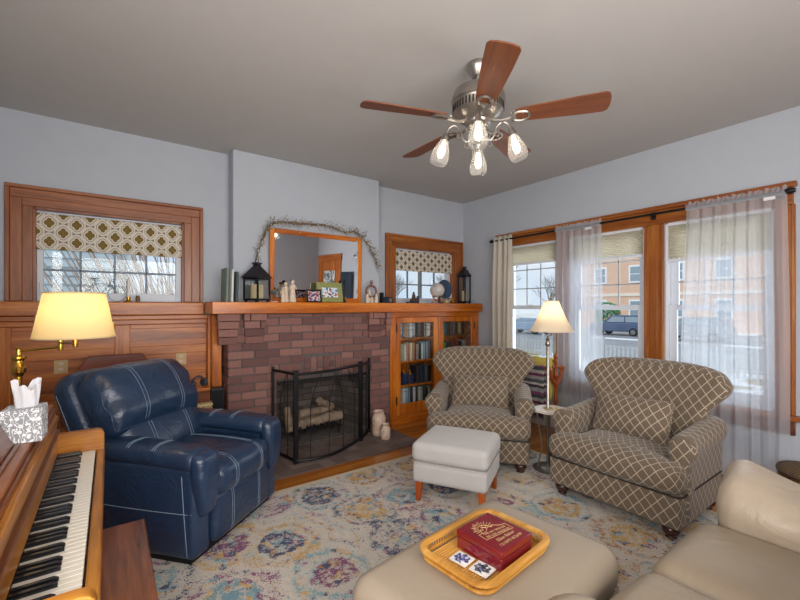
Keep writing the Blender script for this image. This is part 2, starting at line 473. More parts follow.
def dup(o, loc, rz=None, label=None, group=None):
    r = o.copy(); C.objects.link(r); r.location = loc
    if rz is not None: r.rotation_euler = (0, 0, rz)
    if label: r['label'] = label
    if group: r['group'] = group
    for ch in list(o.children):
        c = ch.copy(); C.objects.link(c); c.parent = r
        for g in list(ch.children):
            d = g.copy(); C.objects.link(d); d.parent = c
    return r
def arc(c, r, a0, a1, n, plane='xy'):
    o = []
    for i in range(n + 1):
        a = R(a0 + (a1 - a0) * i / n); u, v_ = r * math.cos(a), r * math.sin(a)
        o.append({'xy': (c[0] + u, c[1] + v_, c[2]), 'xz': (c[0] + u, c[1], c[2] + v_), 'yz': (c[0], c[1] + u, c[2] + v_)}[plane])
    return o
def spline(pts, n=6):
    pts = [V(p) for p in pts]; o = []
    for i in range(len(pts) - 1):
        a, b, c, d = pts[max(i - 1, 0)], pts[i], pts[i + 1], pts[min(i + 2, len(pts) - 1)]
        for k in range(n):
            t = k / n
            o.append(.5 * ((2 * b) + (c - a) * t + (2 * a - 5 * b + 4 * c - d) * t * t + (3 * b - a - 3 * c + d) * t ** 3))
    o.append(pts[-1]); return o
def rrect(w_, d_, r, n=6, c=(0, 0)):
    o = []
    for cx, cy, a in ((w_ - r, d_ - r, 0), (-w_ + r, d_ - r, 90), (-w_ + r, -d_ + r, 180), (w_ - r, -d_ + r, 270)):
        for i in range(n + 1):
            t = R(a + 90 * i / n); o.append((c[0] + cx + r * math.cos(t), c[1] + cy + r * math.sin(t)))
    return o
def holed(m, axis, a0, a1, u0, u1, z0, z1, holes):
    """wall slab between a0..a1 along its thickness, with rectangular holes (u0,u1,z0,z1)"""
    us = sorted({u0, u1, *[q for h in holes for q in h[:2]]}); zs = sorted({z0, z1, *[q for h in holes for q in h[2:]]})
    for i in range(len(us) - 1):
        for j in range(len(zs) - 1):
            cu, cz = (us[i] + us[i + 1]) / 2, (zs[j] + zs[j + 1]) / 2
            if any(h[0] < cu < h[1] and h[2] < cz < h[3] for h in holes): continue
            if axis == 'y': m.box(us[i], us[i + 1], a0, a1, zs[j], zs[j + 1])
            else: m.box(a0, a1, us[i], us[i + 1], zs[j], zs[j + 1])
    return m

# ---------------------------------------------------------------- the room
YW, XR, YB, YK, YM, CZ = 4.37, 4.347, 4.175, 4.025, 3.91, 3.025
MT = 1.508
YR, XL = -1.39, -0.74
LW = (-.50, .58, 1.508, 2.27); RW = (3.075, 4.15, 1.508, 2.27); FB = (1.374, 2.437, 0, .70)
WINS = [(.85, 1.63), (1.82, 2.62), (2.79, 3.57)]
struct('floor', M().box(XL, XR, YR, YW, -.06, 0), floor_m, smooth=False)
struct('ceiling', M().box(XL - .25, XR + .25, YR - .25, YW + .25, CZ, CZ + .2), ceil_m, smooth=False)
struct('wall_back', holed(M(), 'y', YW, YW + .2, XL - .2, XR + .2, -.06, CZ, [LW, RW, (1.30, 2.52, -.06, .75)]), wall_m, smooth=False)
struct('wall_right', holed(M(), 'x', XR, XR + .2, YR - .2, YW, -.06, CZ, [(a, b, .62, 2.27) for a, b in WINS]), wall_m, smooth=False)
struct('wall_left', M().box(XL - .2, XL, YR, YW, -.06, CZ), wall_m, smooth=False)
struct('wall_rear', M().box(XL - .2, XR, YR - .2, YR, -.06, CZ), wall_m, smooth=False)
struct('wall_chimney', M().box(.986, 2.707, YB, YW, MT - .12, CZ), wall_m, smooth=False, bevel=.012)
struct('baseboard_right', M().box(XR - .02, XR, -.1, 4.0, 0, .2), white_w, bevel=.004)

# window casings on the back wall: outer bead, flat, inner step
def back_casing(name, u0, u1, z0, z1, cw, pal, parent):
    for kind in ('top', 'side_a', 'side_b'):
        m = M()
        for (o0, o1, t) in ((0, .028, .040), (.028, .10, .026), (.10, cw, .034)):
            if kind == 'top': m.box(u0 - cw + o0, u1 + cw - o0, YW - t, YW - .001, z1 + cw - o1, z1 + cw - o0)
            elif kind == 'side_a': m.box(u0 - cw + o0, u0 - cw + o1, YW - t + .0007, YW - .001, z0, z1 + cw - o1)
            else: m.box(u1 + cw - o1, u1 + cw - o0, YW - t + .0007, YW - .001, z0, z1 + cw - o1)
        m.build('casing', pal['x' if kind == 'top' else 'z'], parent, bevel=.004)
def small_window(name, u0, u1, z0, z1, cols, g0, g1, pal, cw):
    w_ = sempty(name, (0, 0, 0))
    back_casing(name, u0, u1, z0, z1, cw, pal, w_)
    m = M()
    m.box(u0, u0 + .012, YW, YW + .12, z0, z1).box(u1 - .012, u1, YW, YW + .12, z0, z1).box(u0, u1, YW, YW + .12, z1 - .012, z1)
    m.build('jamb', pal['z'], w_)
    y0, y1 = YW + .07, YW + .12
    gb, gt = z0 + .075, z1 - .04
    f = M().box(u0 + .012, g0, y0, y1, z0, z1 - .012).box(g1, u1 - .012, y0, y1, z0, z1 - .012).box(g0, g1, y0, y1, z0, gb).box(g0, g1, y0, y1, gt, z1 - .012)
    fr = f.build('sash', white_p, w_, bevel=.004)
    mm = M()
    for i in range(1, cols): mm.box(g0 + (g1 - g0) * i / cols - .008, g0 + (g1 - g0) * i / cols + .008, y0 + .012, y1 - .012, gb, gt)
    mm.box(g0, g1, y0 + .012, y1 - .012, 1.765, 1.782).box(g0, g1, y0 + .012, y1 - .012, 2.02, 2.037)
    mm.build('muntins', plain('muntin_backlit_grey_' + name, L('7c8a9c'), .5), w_, bevel=.002)  # backlit darkness of the bars put into their colour
    M().box(g0, g1, y0 + .022, y0 + .027, gb, gt).build('pane', pane, w_, smooth=False)
    for uu in ((u0 + .03, ) if cols == 4 else ()) + ((u1 - .045, ) if cols == 4 else ()):
        M().box(uu, uu + .014, y0 - .012, y0, z0 + .05, z0 + .16).build('latch', white_w, fr, bevel=.003)
    return w_
small_window('window_1', LW[0], LW[1], LW[2], LW[3], 4, -.448, .521, cas, .165)
small_window('window_2', RW[0], RW[1], RW[2], RW[3], 4, 3.115, 4.085, caso, .16)
def roller(name, label, u0, u1, zb, zt, mat):
    t = thing(name, label, 'window shade', ((u0 + u1) / 2, YW + .03, zt), group=None)
    hw = (u1 - u0) / 2
    M().box(-hw, hw, -.002, .002, zb - zt, -.002).build('fabric', mat, t, smooth=False, uv='box')
    M().box(-hw, hw, -.005, .005, zb - zt - .004, zb - zt + .014).build('hem_bar', mat, t, uv='box', bevel=.002)
    m = M(Mx.Rotation(R(90), 4, 'Y')); m.lathe([(.0, -hw), (.018, -hw), (.018, hw), (0, hw)], (.012, .025, 0), 14); m.build('roller', white_p, t)
roller('roller_shade', 'olive and cream quatrefoil roller shade in the wide left window', LW[0] + .013, LW[1] - .013, 1.940, 2.235, shade_pat)
roller('roller_shade', 'small patterned brown and cream roller shade in the window over the bookcase', RW[0] + .013, RW[1] - .013, 1.958, 2.235, shade_pat2)

# wood casing shared by the three street windows
m = M()
XF = XR
tr = sempty('trim_1')
yo0, yo1 = .714, 3.70
for (za, zb, t) in ((2.40, 2.44, .055), (2.30, 2.40, .030), (2.265, 2.30, .038)): m.box(XF - t, XF - .001, yo0 if za > 2.35 else yo0 + .02, yo1 if za > 2.35 else yo1 - .02, za, zb)
m.build('head_casing', caso['y'], tr, bevel=.005)
m = M().box(XF - .075, XF - .001, yo0 - .06, yo1 + .06, .575, .612); m.build('stool', caso['y'], tr, bevel=.006)
m = M().box(XF - .03, XF - .001, yo0 + .01, yo1 - .01, .455, .575); m.build('apron', walnut['y'], tr, bevel=.004)
for a, b in ((yo0 + .01, .84), (1.64, 1.81), (2.63, 2.78), (3.58, yo1 - .01)):
    m = M().box(XF - .028, XF - .001, a, b, .613, 2.264)
    c_ = (a + b) / 2; w2 = (b - a)
    m.box(XF - .036, XF - .029, a + w2 * .30, b - w2 * .30, .613, 2.264).box(XF - .040, XF - .029, a, a + .02, .613, 2.264).box(XF - .040, XF - .029, b - .02, b, .613, 2.264)
    m.build('side_casing' if a < 1 or a > 3 else 'mullion', caso['z'], tr, bevel=.004)
def big_window(name, a, b):
    w_ = sempty(name)
    m = M().box(XR, XR + .2, a, a + .015, .62, 2.27).box(XR, XR + .2, b - .015, b, .62, 2.27).box(XR, XR + .2, a, b, 2.255, 2.27).box(XR, XR + .2, a, b, .62, .635)
    m.build('jamb', white_w, w_)
    a += .015; b -= .015
    zm = 1.46
    def sash(nm, x0, z0, z1, bot, top):
        st = .065; x1 = x0 + .035
        f = M().box(x0, x1, a, a + st, z0, z1).box(x0, x1, b - st, b, z0, z1).box(x0, x1, a + st, b - st, z0, z0 + bot).box(x0, x1, a + st, b - st, z1 - top, z1)
        o = f.build(nm, white_p, w_, bevel=.005)
        M().box(x0 + .014, x0 + .019, a + st, b - st, z0 + bot, z1 - top).build('pane', pane, o, smooth=False)
        return o
    lo = sash('lower_sash', XR + .035, .64, zm + .02, .09, .045)
    up = sash('upper_sash', XR + .075, zm - .03, 2.25, .045, .06)
    g0, g1 = a + .065, b - .065
    mm = M()
    for i in (1, 2): mm.box(XR + .084, XR + .10, g0 + (g1 - g0) * i / 3 - .007, g0 + (g1 - g0) * i / 3 + .007, zm + .015, 2.19)
    for z in (1.70, 1.945): mm.box(XR + .084, XR + .10, g0, g1, z - .007, z + .007)
    mm.build('muntins', plain('muntin_light_' + name, L('a9aaae'), .5), up, bevel=.002)
    M().box(XR + .022, XR + .036, (a + b) / 2 - .03, (a + b) / 2 + .03, zm + .02, zm + .03).build('sash_lock', white_w, lo, bevel=.002)
for i, (a, b) in enumerate(WINS): big_window('window_%d' % (i + 3), a, b)
for i, ((a, b), zb, lb) in enumerate(zip(WINS, (1.915, 1.985, 2.03), ('behind the long sheer curtain, rightmost window', 'in the middle street window', 'in the street window beside the cream drape'))):
    t = thing('cellular_shade', 'raised cream pleated shade ' + lb, 'window shade', (XR + .012, (a + b) / 2, 2.25), group='raised pleated shades')
    hw = (b - a) / 2 - .018; n = int((2.25 - zb) / .018)
    pts = [((.008 if i_ % 2 else -.008) , -i_ * .018 / 2) for i_ in range(2 * n + 1)]
    M().loft([[(p[0], -hw, p[1]), (p[0], hw, p[1])] for p in pts] , False, False).build('pleats', cell, t, smooth=False)
    M().box(-.014, .014, -hw, hw, zb - 2.25 - .022, zb - 2.25 + .004).build('bottom_rail', white_w, t, bevel=.004)
    M().box(-.014, .016, -hw, hw, -.012, .004).build('head_rail', white_w, t)

# invented covered windows, added on the unseen walls behind the fill lights
for nm, ax_, lo, hi, z0, z1 in (('window_6', 'y', -.5, 2.2, .65, 2.45), ('window_7', 'x', -.55, .95, 1.1, 2.4)):
    w_ = sempty(nm)
    def wb_(a0, a1, b0, b1, t0, t1):
        m = M()
        return m.box(a0, a1, YR + t0, YR + t1, b0, b1) if ax_ == 'y' else m.box(XL + t0, XL + t1, a0, a1, b0, b1)
    wb_(lo, hi, z0, z1, .001, .006).build('invented_blind', cell, w_, smooth=False)
    for q in ((lo - .12, lo, z0, z1), (hi, hi + .12, z0, z1)): wb_(*q, .001, .022).build('casing', oak['z'], w_, bevel=.004)
    wb_(lo - .12, hi + .12, z1, z1 + .13, .001, .026).build('casing', oak['x'], w_, bevel=.004)
    wb_(lo - .14, hi + .14, z0 - .04, z0, .001, .05).build('stool', oak['x'], w_, bevel=.004)

# door seen in the mirror, on the wall beside the photographer
d_ = sempty('door_1')
y0, y1 = -1.30, -.08
m = M().box(XR - .03, XR - .001, y0, y0 + .14, 0, 2.30).box(XR - .03, XR - .001, y1 - .14, y1, 0, 2.30); m.build('door_casing', oak['z'], d_, bevel=.004)
M().box(XR - .035, XR - .001, y0 - .02, y1 + .02, 2.30, 2.45).build('head_casing', oak['y'], d_, bevel=.004)
sl = M().box(XR - .022, XR - .001, y0 + .14, y0 + .30, .01, 2.30).box(XR - .022, XR - .001, y1 - .30, y1 - .14, .01, 2.30).box(XR - .022, XR - .001, y0 + .30, y1 - .30, .01, .9).box(XR - .022, XR - .001, y0 + .30, y1 - .30, 2.06, 2.30).build('door_slab', oak['z'], d_, bevel=.004)
M().box(XR - .012, XR - .001, y0 + .30, y1 - .30, .9, 2.06).build('door_glass', voro('textured_door_glass', [(0, L('c9d2d8')), (.35, L('8d989c')), (.6, L('dfe6ea')), (.8, L('6d7a78'))], 14, rough=.2), d_)
cu = M()
rows = []
for z in [2.02 - i * .12 for i in range(15)]:
    rows.append([(XR - .05 - .022 * math.sin(i / 24 * 2 * PI * 5), .0 + .52 * i / 24, z) for i in range(25)])
tag(cu.loft(rows, False, False).build('hanging_curtain', cloth('slate_curtain', L('4d5866'), 1, .1)), 'dark slate curtain on the wall beside the wooden door, seen in the mantel mirror', 'curtain')


# ---------------------------------------------------------------- wainscot under the left window
wt = sempty('trim_2')
YV = YW - .001
M().box(XL, .79, YW - .014, YV, .12, 1.385).build('panel_board', oak['x'], wt)
for a, b in ((.038, .148), (-.735, -.628)): M().box(a, b, YW - .034, YW - .014, .14, 1.30).build('stile', oak['z'], wt, bevel=.004)
for a, b in ((-.628, .038), (.148, .775)):
    for z0, z1 in ((1.262, 1.30), (1.02, 1.10), (.76, .845), (.50, .585), (.14, .24)): M().box(a, b, YW - .032, YW - .014, z0, z1).build('rail', oak['x'], wt, bevel=.004)
M().box(XL, .79, YW - .045, YV, 1.30, 1.345).box(XL, .79, YW - .07, YV, 1.345, 1.386).build('bed_mould', oak['x'], wt, bevel=.006)
struct('baseboard_back', M().box(XL, .79, YW - .04, YV, 0, .139), oak['x'], bevel=.004)
M().box(.80, .885, YW - .18, YV, 0, 1.386).build('end_post', mant['z'], wt, bevel=.005)
M().box(.776, .80, YW - .10, YV, 0, 1.386).build('end_stile', oak['z'], wt, bevel=.004)
shelf = M().box(XL, .742, YW - .10, YV, 1.387, 1.505).build('wall_shelf', oak['x'], bevel=.008)
tag(shelf, 'oak ledge running under the left window, level with the mantel', 'shelf')
for x, lb in ((-.328, 'beige outlet plate on the wainscot left of the recliner back'), (.555, 'beige outlet plate on the wainscot right of the recliner back')):
    t = thing('outlet_plate', lb, 'outlet', (x, YW - .0145, .965))
    M().box(-.045, .045, -.008, -.0005, -.06, .06).build('plate', plain('beige_plate_%d' % (x * 100), L('c9a878'), .5), t, bevel=.003)
    for z in (-.025, .025): M().box(-.014, .014, -.010, -.008, z - .012, z + .012).build('socket', cream_cer, t, bevel=.002)

# ---------------------------------------------------------------- fireplace
hearth_t = thing('hearth', 'flat purple grey tile hearth set in the floor before the fireplace', 'hearth', (0, 0, 0))
fp = thing('brick_fireplace', 'purple brown brick fireplace under the oak mantel', 'fireplace', (0, 0, 0))
bk = M()
CH, BL = .0795, .245
X0, X1 = .906, 2.765
core = holed(M(), 'y', YK + .008, YB, X0 + .008, X1 - .004, 0, 1.396, [(FB[0], FB[1], 0, FB[3])])
core.box(X0 + .008, X0 + .12, YB, YW - .05, 0, 1.396)
core.build('mortar_bed', mortar, fp, smooth=False)
nrow = 18
sold = (1.66, 2.10, .742, .93)
def lay(m, x0, x1, z0, z1, y, dep):
    j = .0055
    m.box(x0 + j, x1 - j, y - random.uniform(0, .003), y + dep, z0 + j, z1 - j)
for k in range(nrow):
    z0, z1 = k * CH, min((k + 1) * CH, 1.396)
    if z1 - z0 < .02: continue
    x = X0 - (.5 * BL if k % 2 else 0)
    while x < X1:
        a, b = max(x, X0), min(x + BL, X1); x += BL
        segs = [(a, b)]
        for (h0, h1, hz0, hz1) in ((FB[0], FB[1], -1, FB[3] - .02), (sold[0], sold[1], sold[2] + .01, sold[3])):
            if z0 < hz1 and z1 > hz0 + .03:
                ns_ = []
                for s0, s1 in segs:
                    if s1 <= h0 or s0 >= h1: ns_.append((s0, s1))
                    else:
                        if s0 < h0: ns_.append((s0, h0))
                        if s1 > h1: ns_.append((h1, s1))
                segs = ns_
        for s0, s1 in segs:
            if s1 - s0 > .025: lay(bk, s0, s1, z0, z1, YK, .05)
    y = YK
    q = .12 if k % 2 == 0 else .245
    while y < YW - .06:
        y1_ = min(y + q, YW - .055); q = .245
        if y1_ - y > .03: bk.box(X0 - .001, X0 + .04, y + .0055, y1_ - .0055, z0 + .0055, z1 - .0055)
        y = y1_
# the checkered soldier panel over the firebox
xs = sold[0]
for i in range(6):
    wd = (sold[1] - sold[0]) / 6
    if i % 2 == 0:
        for q in range(3): lay(bk, xs, xs + wd, sold[2] + q * .0627, sold[2] + (q + 1) * .0627, YK, .05)
    else:
        lay(bk, xs, xs + wd, sold[2], sold[3], YK, .05)
    xs += wd
bk.build('face_bricks', brick_m, fp, smooth=False, bevel=.003, seg=1)
for nm, (a, b) in (('corbel', (.80, 1.005)), ('corbel', (1.035, 1.26)), ('corbel', (2.43, 2.655)), ('corbel', (2.672, 2.766))):
    m = M()
    for q in range(4):
        z1 = 1.396 - q * .0745; out = .062 - .014 * q; inset = .006 * q
        cut = [a + inset, b - inset] if nm and (b - a) < .21 and (b - a) > .15 or (b - a) < .1 else [a + inset, (a + b) / 2 + (.05 if q % 2 else -.05), b - inset]
        if q in (2, 3): cut = [a + inset, b - inset]
        y2 = YK + .02
        for i in range(len(cut) - 1): m.box(cut[i] + .004, cut[i + 1] - .004, YK - out, y2, z1 - .068, z1)
    m.build(nm, brick_m, fp, smooth=False, bevel=.004, seg=1)
# firebox of splayed firebrick
m = M(); bz = M()
pts = [(FB[0], YK + .03), (1.52, 4.56), (2.30, 4.56), (FB[1], YK + .03)]
for i in range(3):
    a, b = V(pts[i]), V(pts[i + 1]); t = (b - a); ln = t.length; t.normalize(); nrm = V((-t.y, t.x)) * (1)
    q = [tuple(a), tuple(b), tuple(b + nrm * .10), tuple(a + nrm * .10)]
    bz.prism([(x - 0, y) for x, y in q], 'z', 0, .98)
    for k in range(11):
        s0 = -(.115 if k % 2 else 0)
        while s0 < ln:
            u0, u1 = max(s0, 0) + .004, min(s0 + .23, ln) - .004; s0 += .23
            if u1 - u0 < .02: continue
            p0 = a + t * u0; p1 = a + t * u1
            m.prism([tuple(p0 - nrm * .008), tuple(p1 - nrm * .008), tuple(p1 + nrm * .02), tuple(p0 + nrm * .02)], 'z', k * .07 + .004, (k + 1) * .07 - .004)
bz.build('firebox_shell', plain('sooty_mortar', L('2a2625'), .95), fp, smooth=False)
m.build('firebox_bricks', soot_m, fp, smooth=False)
M().box(1.2, 2.6, YB + .02, 4.75, .98, 1.02).box(FB[0] - .02, FB[1] + .02, YB, YB + .03, .66, 1.0).build('smoke_chamber', plain('soot', L('141212'), .95), fp, smooth=False)
M().box(FB[0] - .03, FB[1] + .03, YK + .02, 4.66, -.02, .012).build('firebox_floor', plain('ash_floor', L('6a625c'), .95, var=.3, vs=20, bs=.4), fp)
M().box(FB[0] - .0, FB[1] + .0, YK + .012, YK + .02, .672, .70).build('lintel', iron, fp)
hm = M(); hx0, hx1, hy0 = .93, 2.72, 3.35
nx, ny = 14, 6
for i in range(nx):
    for j in range(ny):
        a, b = hx0 + (hx1 - hx0) * i / nx, hx0 + (hx1 - hx0) * (i + 1) / nx; c0, c1 = hy0 + (YK - .004 - hy0) * j / ny, hy0 + (YK - .004 - hy0) * (j + 1) / ny
        hm.box(a + .0015, b - .0015, c0 + .0015, c1 - .0015, .0, .0105)
hm.build('tiles', hearth_m, hearth_t, smooth=False)
M().box(hx0, hx1, hy0, YK - .004, .0, .009).build('grout_bed', plain('hearth_grout', L('5a4e50'), .95), hearth_t, smooth=False)

mt = thing('mantel_shelf', 'thick amber oak mantel shelf across the brick fireplace and bookcase', 'mantel', (0, 0, 0))
poly = [(.745, YM), (4.27, YM), (4.27, YW - .002), (2.709, YW - .002), (2.709, YB - .002), (.984, YB - .002), (.984, YW - .105), (.745, YW - .105)]
M().prism(poly, 'z', 1.397, MT).build('shelf_board', mant['x'], mt, bevel=.006)

# gas logs on a grate
lg = thing('log_grate', 'black iron grate inside the firebox carrying the logs', 'grate', (1.90, 4.26, .012))
gm = M()
for i in range(7):
    x = -.24 + i * .08; gm.tube([(x, -.14, .16), (x, -.13, .09), (x, .12, .09), (x, .14, .13)], .009, 6)
gm.tube([(-.28, -.10, .085), (.28, -.10, .085)], .010, 6).tube([(-.28, .08, .085), (.28, .08, .085)], .010, 6)
gm.build('bars', iron, lg)
for x in (-.24, .24):
    for y in (-.10, .08): M().tube([(x, y, 0), (x, y, .085)], .010, 6).build('leg', iron, lg)
logm = plain('pale_ceramic_log', L('a08a76'), .9, var=.4, vs=14, bs=1, bscale=30)
def log(p, q, r, lb):
    a, b = V(p), V(q); pts = [a.lerp(b, i / 6) + V((0, 0, random.uniform(-.012, .012))) for i in range(7)]
    m = M().tube(pts, [r * random.uniform(.85, 1.1) for _ in pts], 10)
    tag(m.build('fire_log', logm), lb, 'log', 'ceramic logs in the firebox')
log((1.62, 4.20, .168), (2.20, 4.23, .195), .055, 'longest pale log lying at the front of the grate')
log((1.66, 4.36, .175), (2.18, 4.37, .175), .055, 'rear log lying low at the back of the grate')
log((1.70, 4.26, .265), (2.14, 4.33, .285), .045, 'pale log lying on top of the other two')
log((1.92, 4.22, .40), (2.08, 4.30, .30), .038, 'short forked log sticking up from the top of the pile')
log((1.575, 4.21, .10), (1.60, 4.36, .33), .040, 'stubby log standing at the left end of the grate')

# ---------------------------------------------------------------- fire screen
fs = thing('fire_screen', 'black folding mesh fire screen with a bowed centre panel standing on the hearth', 'fireplace screen', (1.9, 3.75, .0105))
ox, oy = 1.9, 3.75
Lw = [(1.312, 3.965), (1.394, 3.567)]
Cw = [(1.394, 3.567), (1.47, 3.535), (1.556, 3.515), (1.67, 3.513), (1.776, 3.535), (1.90, 3.59), (2.032, 3.665), (2.13, 3.725), (2.205, 3.775)]
Rw = [(2.205, 3.775), (2.30, 3.84), (2.38, 3.92), (2.44, 3.985)]
for nm, pts, bars in (('left_wing', Lw, (.33, .66)), ('centre_panel', Cw, (.2, .42, .62, .82)), ('right_wing', Rw, (.5,))):
    loc = [V((x - ox, y - oy, 0)) for x, y in pts]
    if len(loc) > 2: loc = spline(loc, 3)
    H_ = .845
    sag = lambda t: -.012 * math.sin(PI * t) if nm != 'centre_panel' else .012 * math.sin(PI * t) - .0
    n = len(loc)
    pn = M().tube([p + V((0, 0, H_ - .02 + sag(i / (n - 1)))) for i, p in enumerate(loc)], .014, 8).build('top_rail', black_m, fs)
    M().tube([p + V((0, 0, .028)) for p in loc], .014, 8).build('bottom_rail', black_m, pn)
    M().loft([[tuple(p + V((0, 0, .03))), tuple(p + V((0, 0, H_ - .02 + sag(i / (n - 1)))))] for i, p in enumerate(loc)], False, False).build('mesh_sheet', mesh_m, pn)
    def at(t):
        k = t * (n - 1); i = min(int(k), n - 2); return loc[i].lerp(loc[i + 1], k - i)
    for q, t in enumerate(bars):
        d = (.13 if t < .5 else -.13) if nm == 'centre_panel' else (.3 if t < .5 else -.0)
        path = [at(t) + V((0, 0, .03)), at(t) + V((0, 0, .50))]
        path += [at(min(1, max(0, t + d * (s_ ** 1.6)))) + V((0, 0, .50 + .32 * s_)) for s_ in (.25, .5, .75, 1)]
        M().tube(path, .0045, 6).build('curved_bar', lead if nm == 'x' else iron, pn)
for x, y, rr in ((1.312, 3.965, .012), (1.394, 3.567, .021), (2.205, 3.775, .021), (2.44, 3.985, .012)):
    M().box(x - ox - rr, x - ox + rr, y - oy - rr * .8, y - oy + rr * .8, 0, .86).build('post', black_m, fs, bevel=.003)

# two crocks on the hearth
def crock(x, y, h, r, lb):
    t = thing('ceramic_crock', lb, 'crock', (x, y, .011), random.random(), 'crocks on the hearth')
    M().lathe([(0, 0), (r * .86, 0), (r * .95, .01), (r, h * .2), (r, h * .72), (r * .78, h * .86), (r * .74, h * .92), (r * .86, h), (r * .76, h), (r * .66, h * .9), (r * .8, h * .7), (r * .8, h * .1), (0, h * .08)], n=22).build('body', voro('crock_glaze_%d' % (h * 100), [(0, L('c9b09c')), (.4, L('d8c2ae')), (.7, L('b99a8a')), (.9, L('a87f70'))], 22), t)
    for s_ in (-1, 1): M().tube(arc((s_ * r * .9, 0, h * .66), r * .28, -80, 80, 8, 'xz') if s_ > 0 else arc((-r * .9, 0, h * .66), r * .28, 100, 260, 8, 'xz'), r * .08, 6).build('handle', cream_cer, t)
crock(2.475, 3.83, .27, .078, 'taller speckled cream crock standing at the right end of the hearth')
crock(2.455, 3.665, .165, .055, 'smaller speckled cream crock in front of the taller crock')

# ---------------------------------------------------------------- bookcase
bc = thing('built_in_bookcase', 'amber oak built-in bookcase with two leaded glass doors right of the fireplace', 'bookcase', (2.768, YK, 0))
bx, by = 2.768, YK
def lb_(m, x0, x1, y0, y1, z0, z1): return m.box(x0 - bx, x1 - bx, y0 - by, y1 - by, z0, z1)
BR = 4.312
m = M()
lb_(m, 2.769, 2.80, by + .02, YW - .004, 0, 1.396); lb_(m, BR - .03, BR, by + .02, YW - .004, 0, 1.396); lb_(m, 2.80, BR - .03, YW - .02, YW - .004, 0, 1.396); lb_(m, 2.80, BR - .03, by + .03, YW - .02, .20, .235)
lb_(m, 3.535, 3.56, by + .03, YW - .02, .235, 1.33)
m.build('carcase', mant['z'], bc)
for q in ((2.769, 2.858, by, by + .03, 0, 1.335), (4.225, BR, by, by + .03, 0, 1.335)): lb_(M(), *q).build('face_stile', mant['z'], bc, bevel=.003)
lb_(M(), 2.769, BR, by - .006, by + .03, 1.335, 1.396).build('frieze_rail', mant['x'], bc, bevel=.003)
lb_(M(), 2.858, 4.225, by, by + .03, 0, .115).build('bottom_rail', mant['x'], bc, bevel=.003)
lb_(M(), 2.769, BR, by - .014, by - .001, 0, .10).build('plinth', mant['x'], bc, bevel=.003)
for z in (.462, .765, 1.055):
    m = M(); lb_(m, 2.80, 3.535, by + .035, YW - .02, z - .012, z + .012); m.build('shelf', mant['x'], bc, bevel=.002)
    m = M(); lb_(m, 3.56, BR - .03, by + .035, YW - .02, z - .012, z + .012); m.build('shelf', mant['x'], bc, bevel=.002)
for (a, b, hinge) in ((2.860, 3.538, -1), (3.545, 4.223, 1)):
    y0, y1 = by - .004, by + .022
    g0, g1, gz0, gz1 = a + .062, b - .075, .252, 1.262
    if hinge > 0: g0, g1 = a + .09, b - .062
    m = M(); lb_(m, a, g0, y0, y1, .118, 1.330); lb_(m, g1, b, y0, y1, .118, 1.330); lb_(m, g0, g1, y0, y1, .118, gz0); lb_(m, g0, g1, y0, y1, gz1, 1.330)
    d = m.build('door', mant['z'], bc, bevel=.004)
    m = M(); lb_(m, g0, g1, by + .008, by + .011, gz0, gz1); m.build('door_glass', cabglass, d, smooth=False)
    m = M(); yy = by + .006 - by
    gx0, gx1 = g0 - bx, g1 - bx; w_ = gx1 - gx0
    for i in (1, 2, 3): m.tube([(gx0 + w_ * i / 4, yy, gz0), (gx0 + w_ * i / 4, yy, gz1)], .0045, 6)
    for z in (1.17, 1.222): m.tube([(gx0, yy, z), (gx1, yy, z)], .0035, 6)
    for i in range(2):
        c0, c1 = gx0 + w_ * i / 2, gx0 + w_ * (i + 1) / 2
        for dz in (0, .022): m.tube([(c0 + (c1 - c0) * q / 10, yy, 1.12 - dz - .055 * math.sin(PI * q / 10)) for q in range(11)], .005, 6)
    m.tube([(gx0, yy, .40), (gx1, yy, .40)], .0025, 6)
    m.build('leading', lead_dark, d)
    for z in (.30, 1.20):
        hx = a - bx if hinge < 0 else b - bx
        m = M().tube([(hx, -.006, z - .05), (hx, -.006, z + .05)], .008, 8); m.build('hinge', iron, d)
    if hinge < 0:
        m = M(); xk = b - bx - .02; m.box(xk - .014, xk + .014, -.012, -.004, .77, .86); m.lathe([(0, 0), (.012, 0), (.014, .012), (.008, .02), (0, .022)], (xk, -.026, .80), 10); m.build('latch', iron, d, bevel=.002)
ORD = ['first', 'second', 'third', 'fourth', 'fifth', 'sixth', 'seventh', 'eighth', 'ninth', 'tenth', 'eleventh', 'twelfth', 'thirteenth', 'fourteenth', 'fifteenth', 'sixteenth', 'seventeenth', 'eighteenth']
CN = {'white': 'd5d6d4', 'pale grey': 'a9adb0', 'slate blue': '5c7288', 'navy blue': '1e2c55', 'black': '1c1d20', 'tan': 'a98d66', 'cream': 'd9ccb0', 'dark green': '24432f', 'light blue': '8fb2c8', 'red': '8e2f2c', 'brown': '5b3b27', 'bright green': '6c9a3a', 'pink': 'c08a80', 'teal': '2f7580', 'dark red': '5a1c22', 'grey green': '8fa08c', 'sage grey': '75857c', 'dark slate': '464f52'}
BM = {k: plain('book_' + k.replace(' ', '_'), L(v), .6, var=.12, vs=25) for k, v in CN.items()}
page_m = plain('book_pages', L('d9d2c2'), .9)
def book(x, y, z, t_, h, d, col, label, group, lean=0):
    b = thing('book', label, 'book', (x, y, z), 0, group)
    rot = Mx.Rotation(lean, 4, 'Y')
    m = M(rot)
    pr = [(0, d), (0, .006), (t_ * .12, .001), (t_ * .5, -.002), (t_ * .88, .001), (t_, .006), (t_, d), (t_ - .002, d), (t_ - .002, .008), (.002, .008), (.002, d)]
    m.prism(pr, 'z', 0, h).build('cover', BM[col], b, ang=50)
    M(rot).box(.002, t_ - .002, .008, d - .004, .003, h - .004).build('pages', page_m, b, smooth=False)
    return b
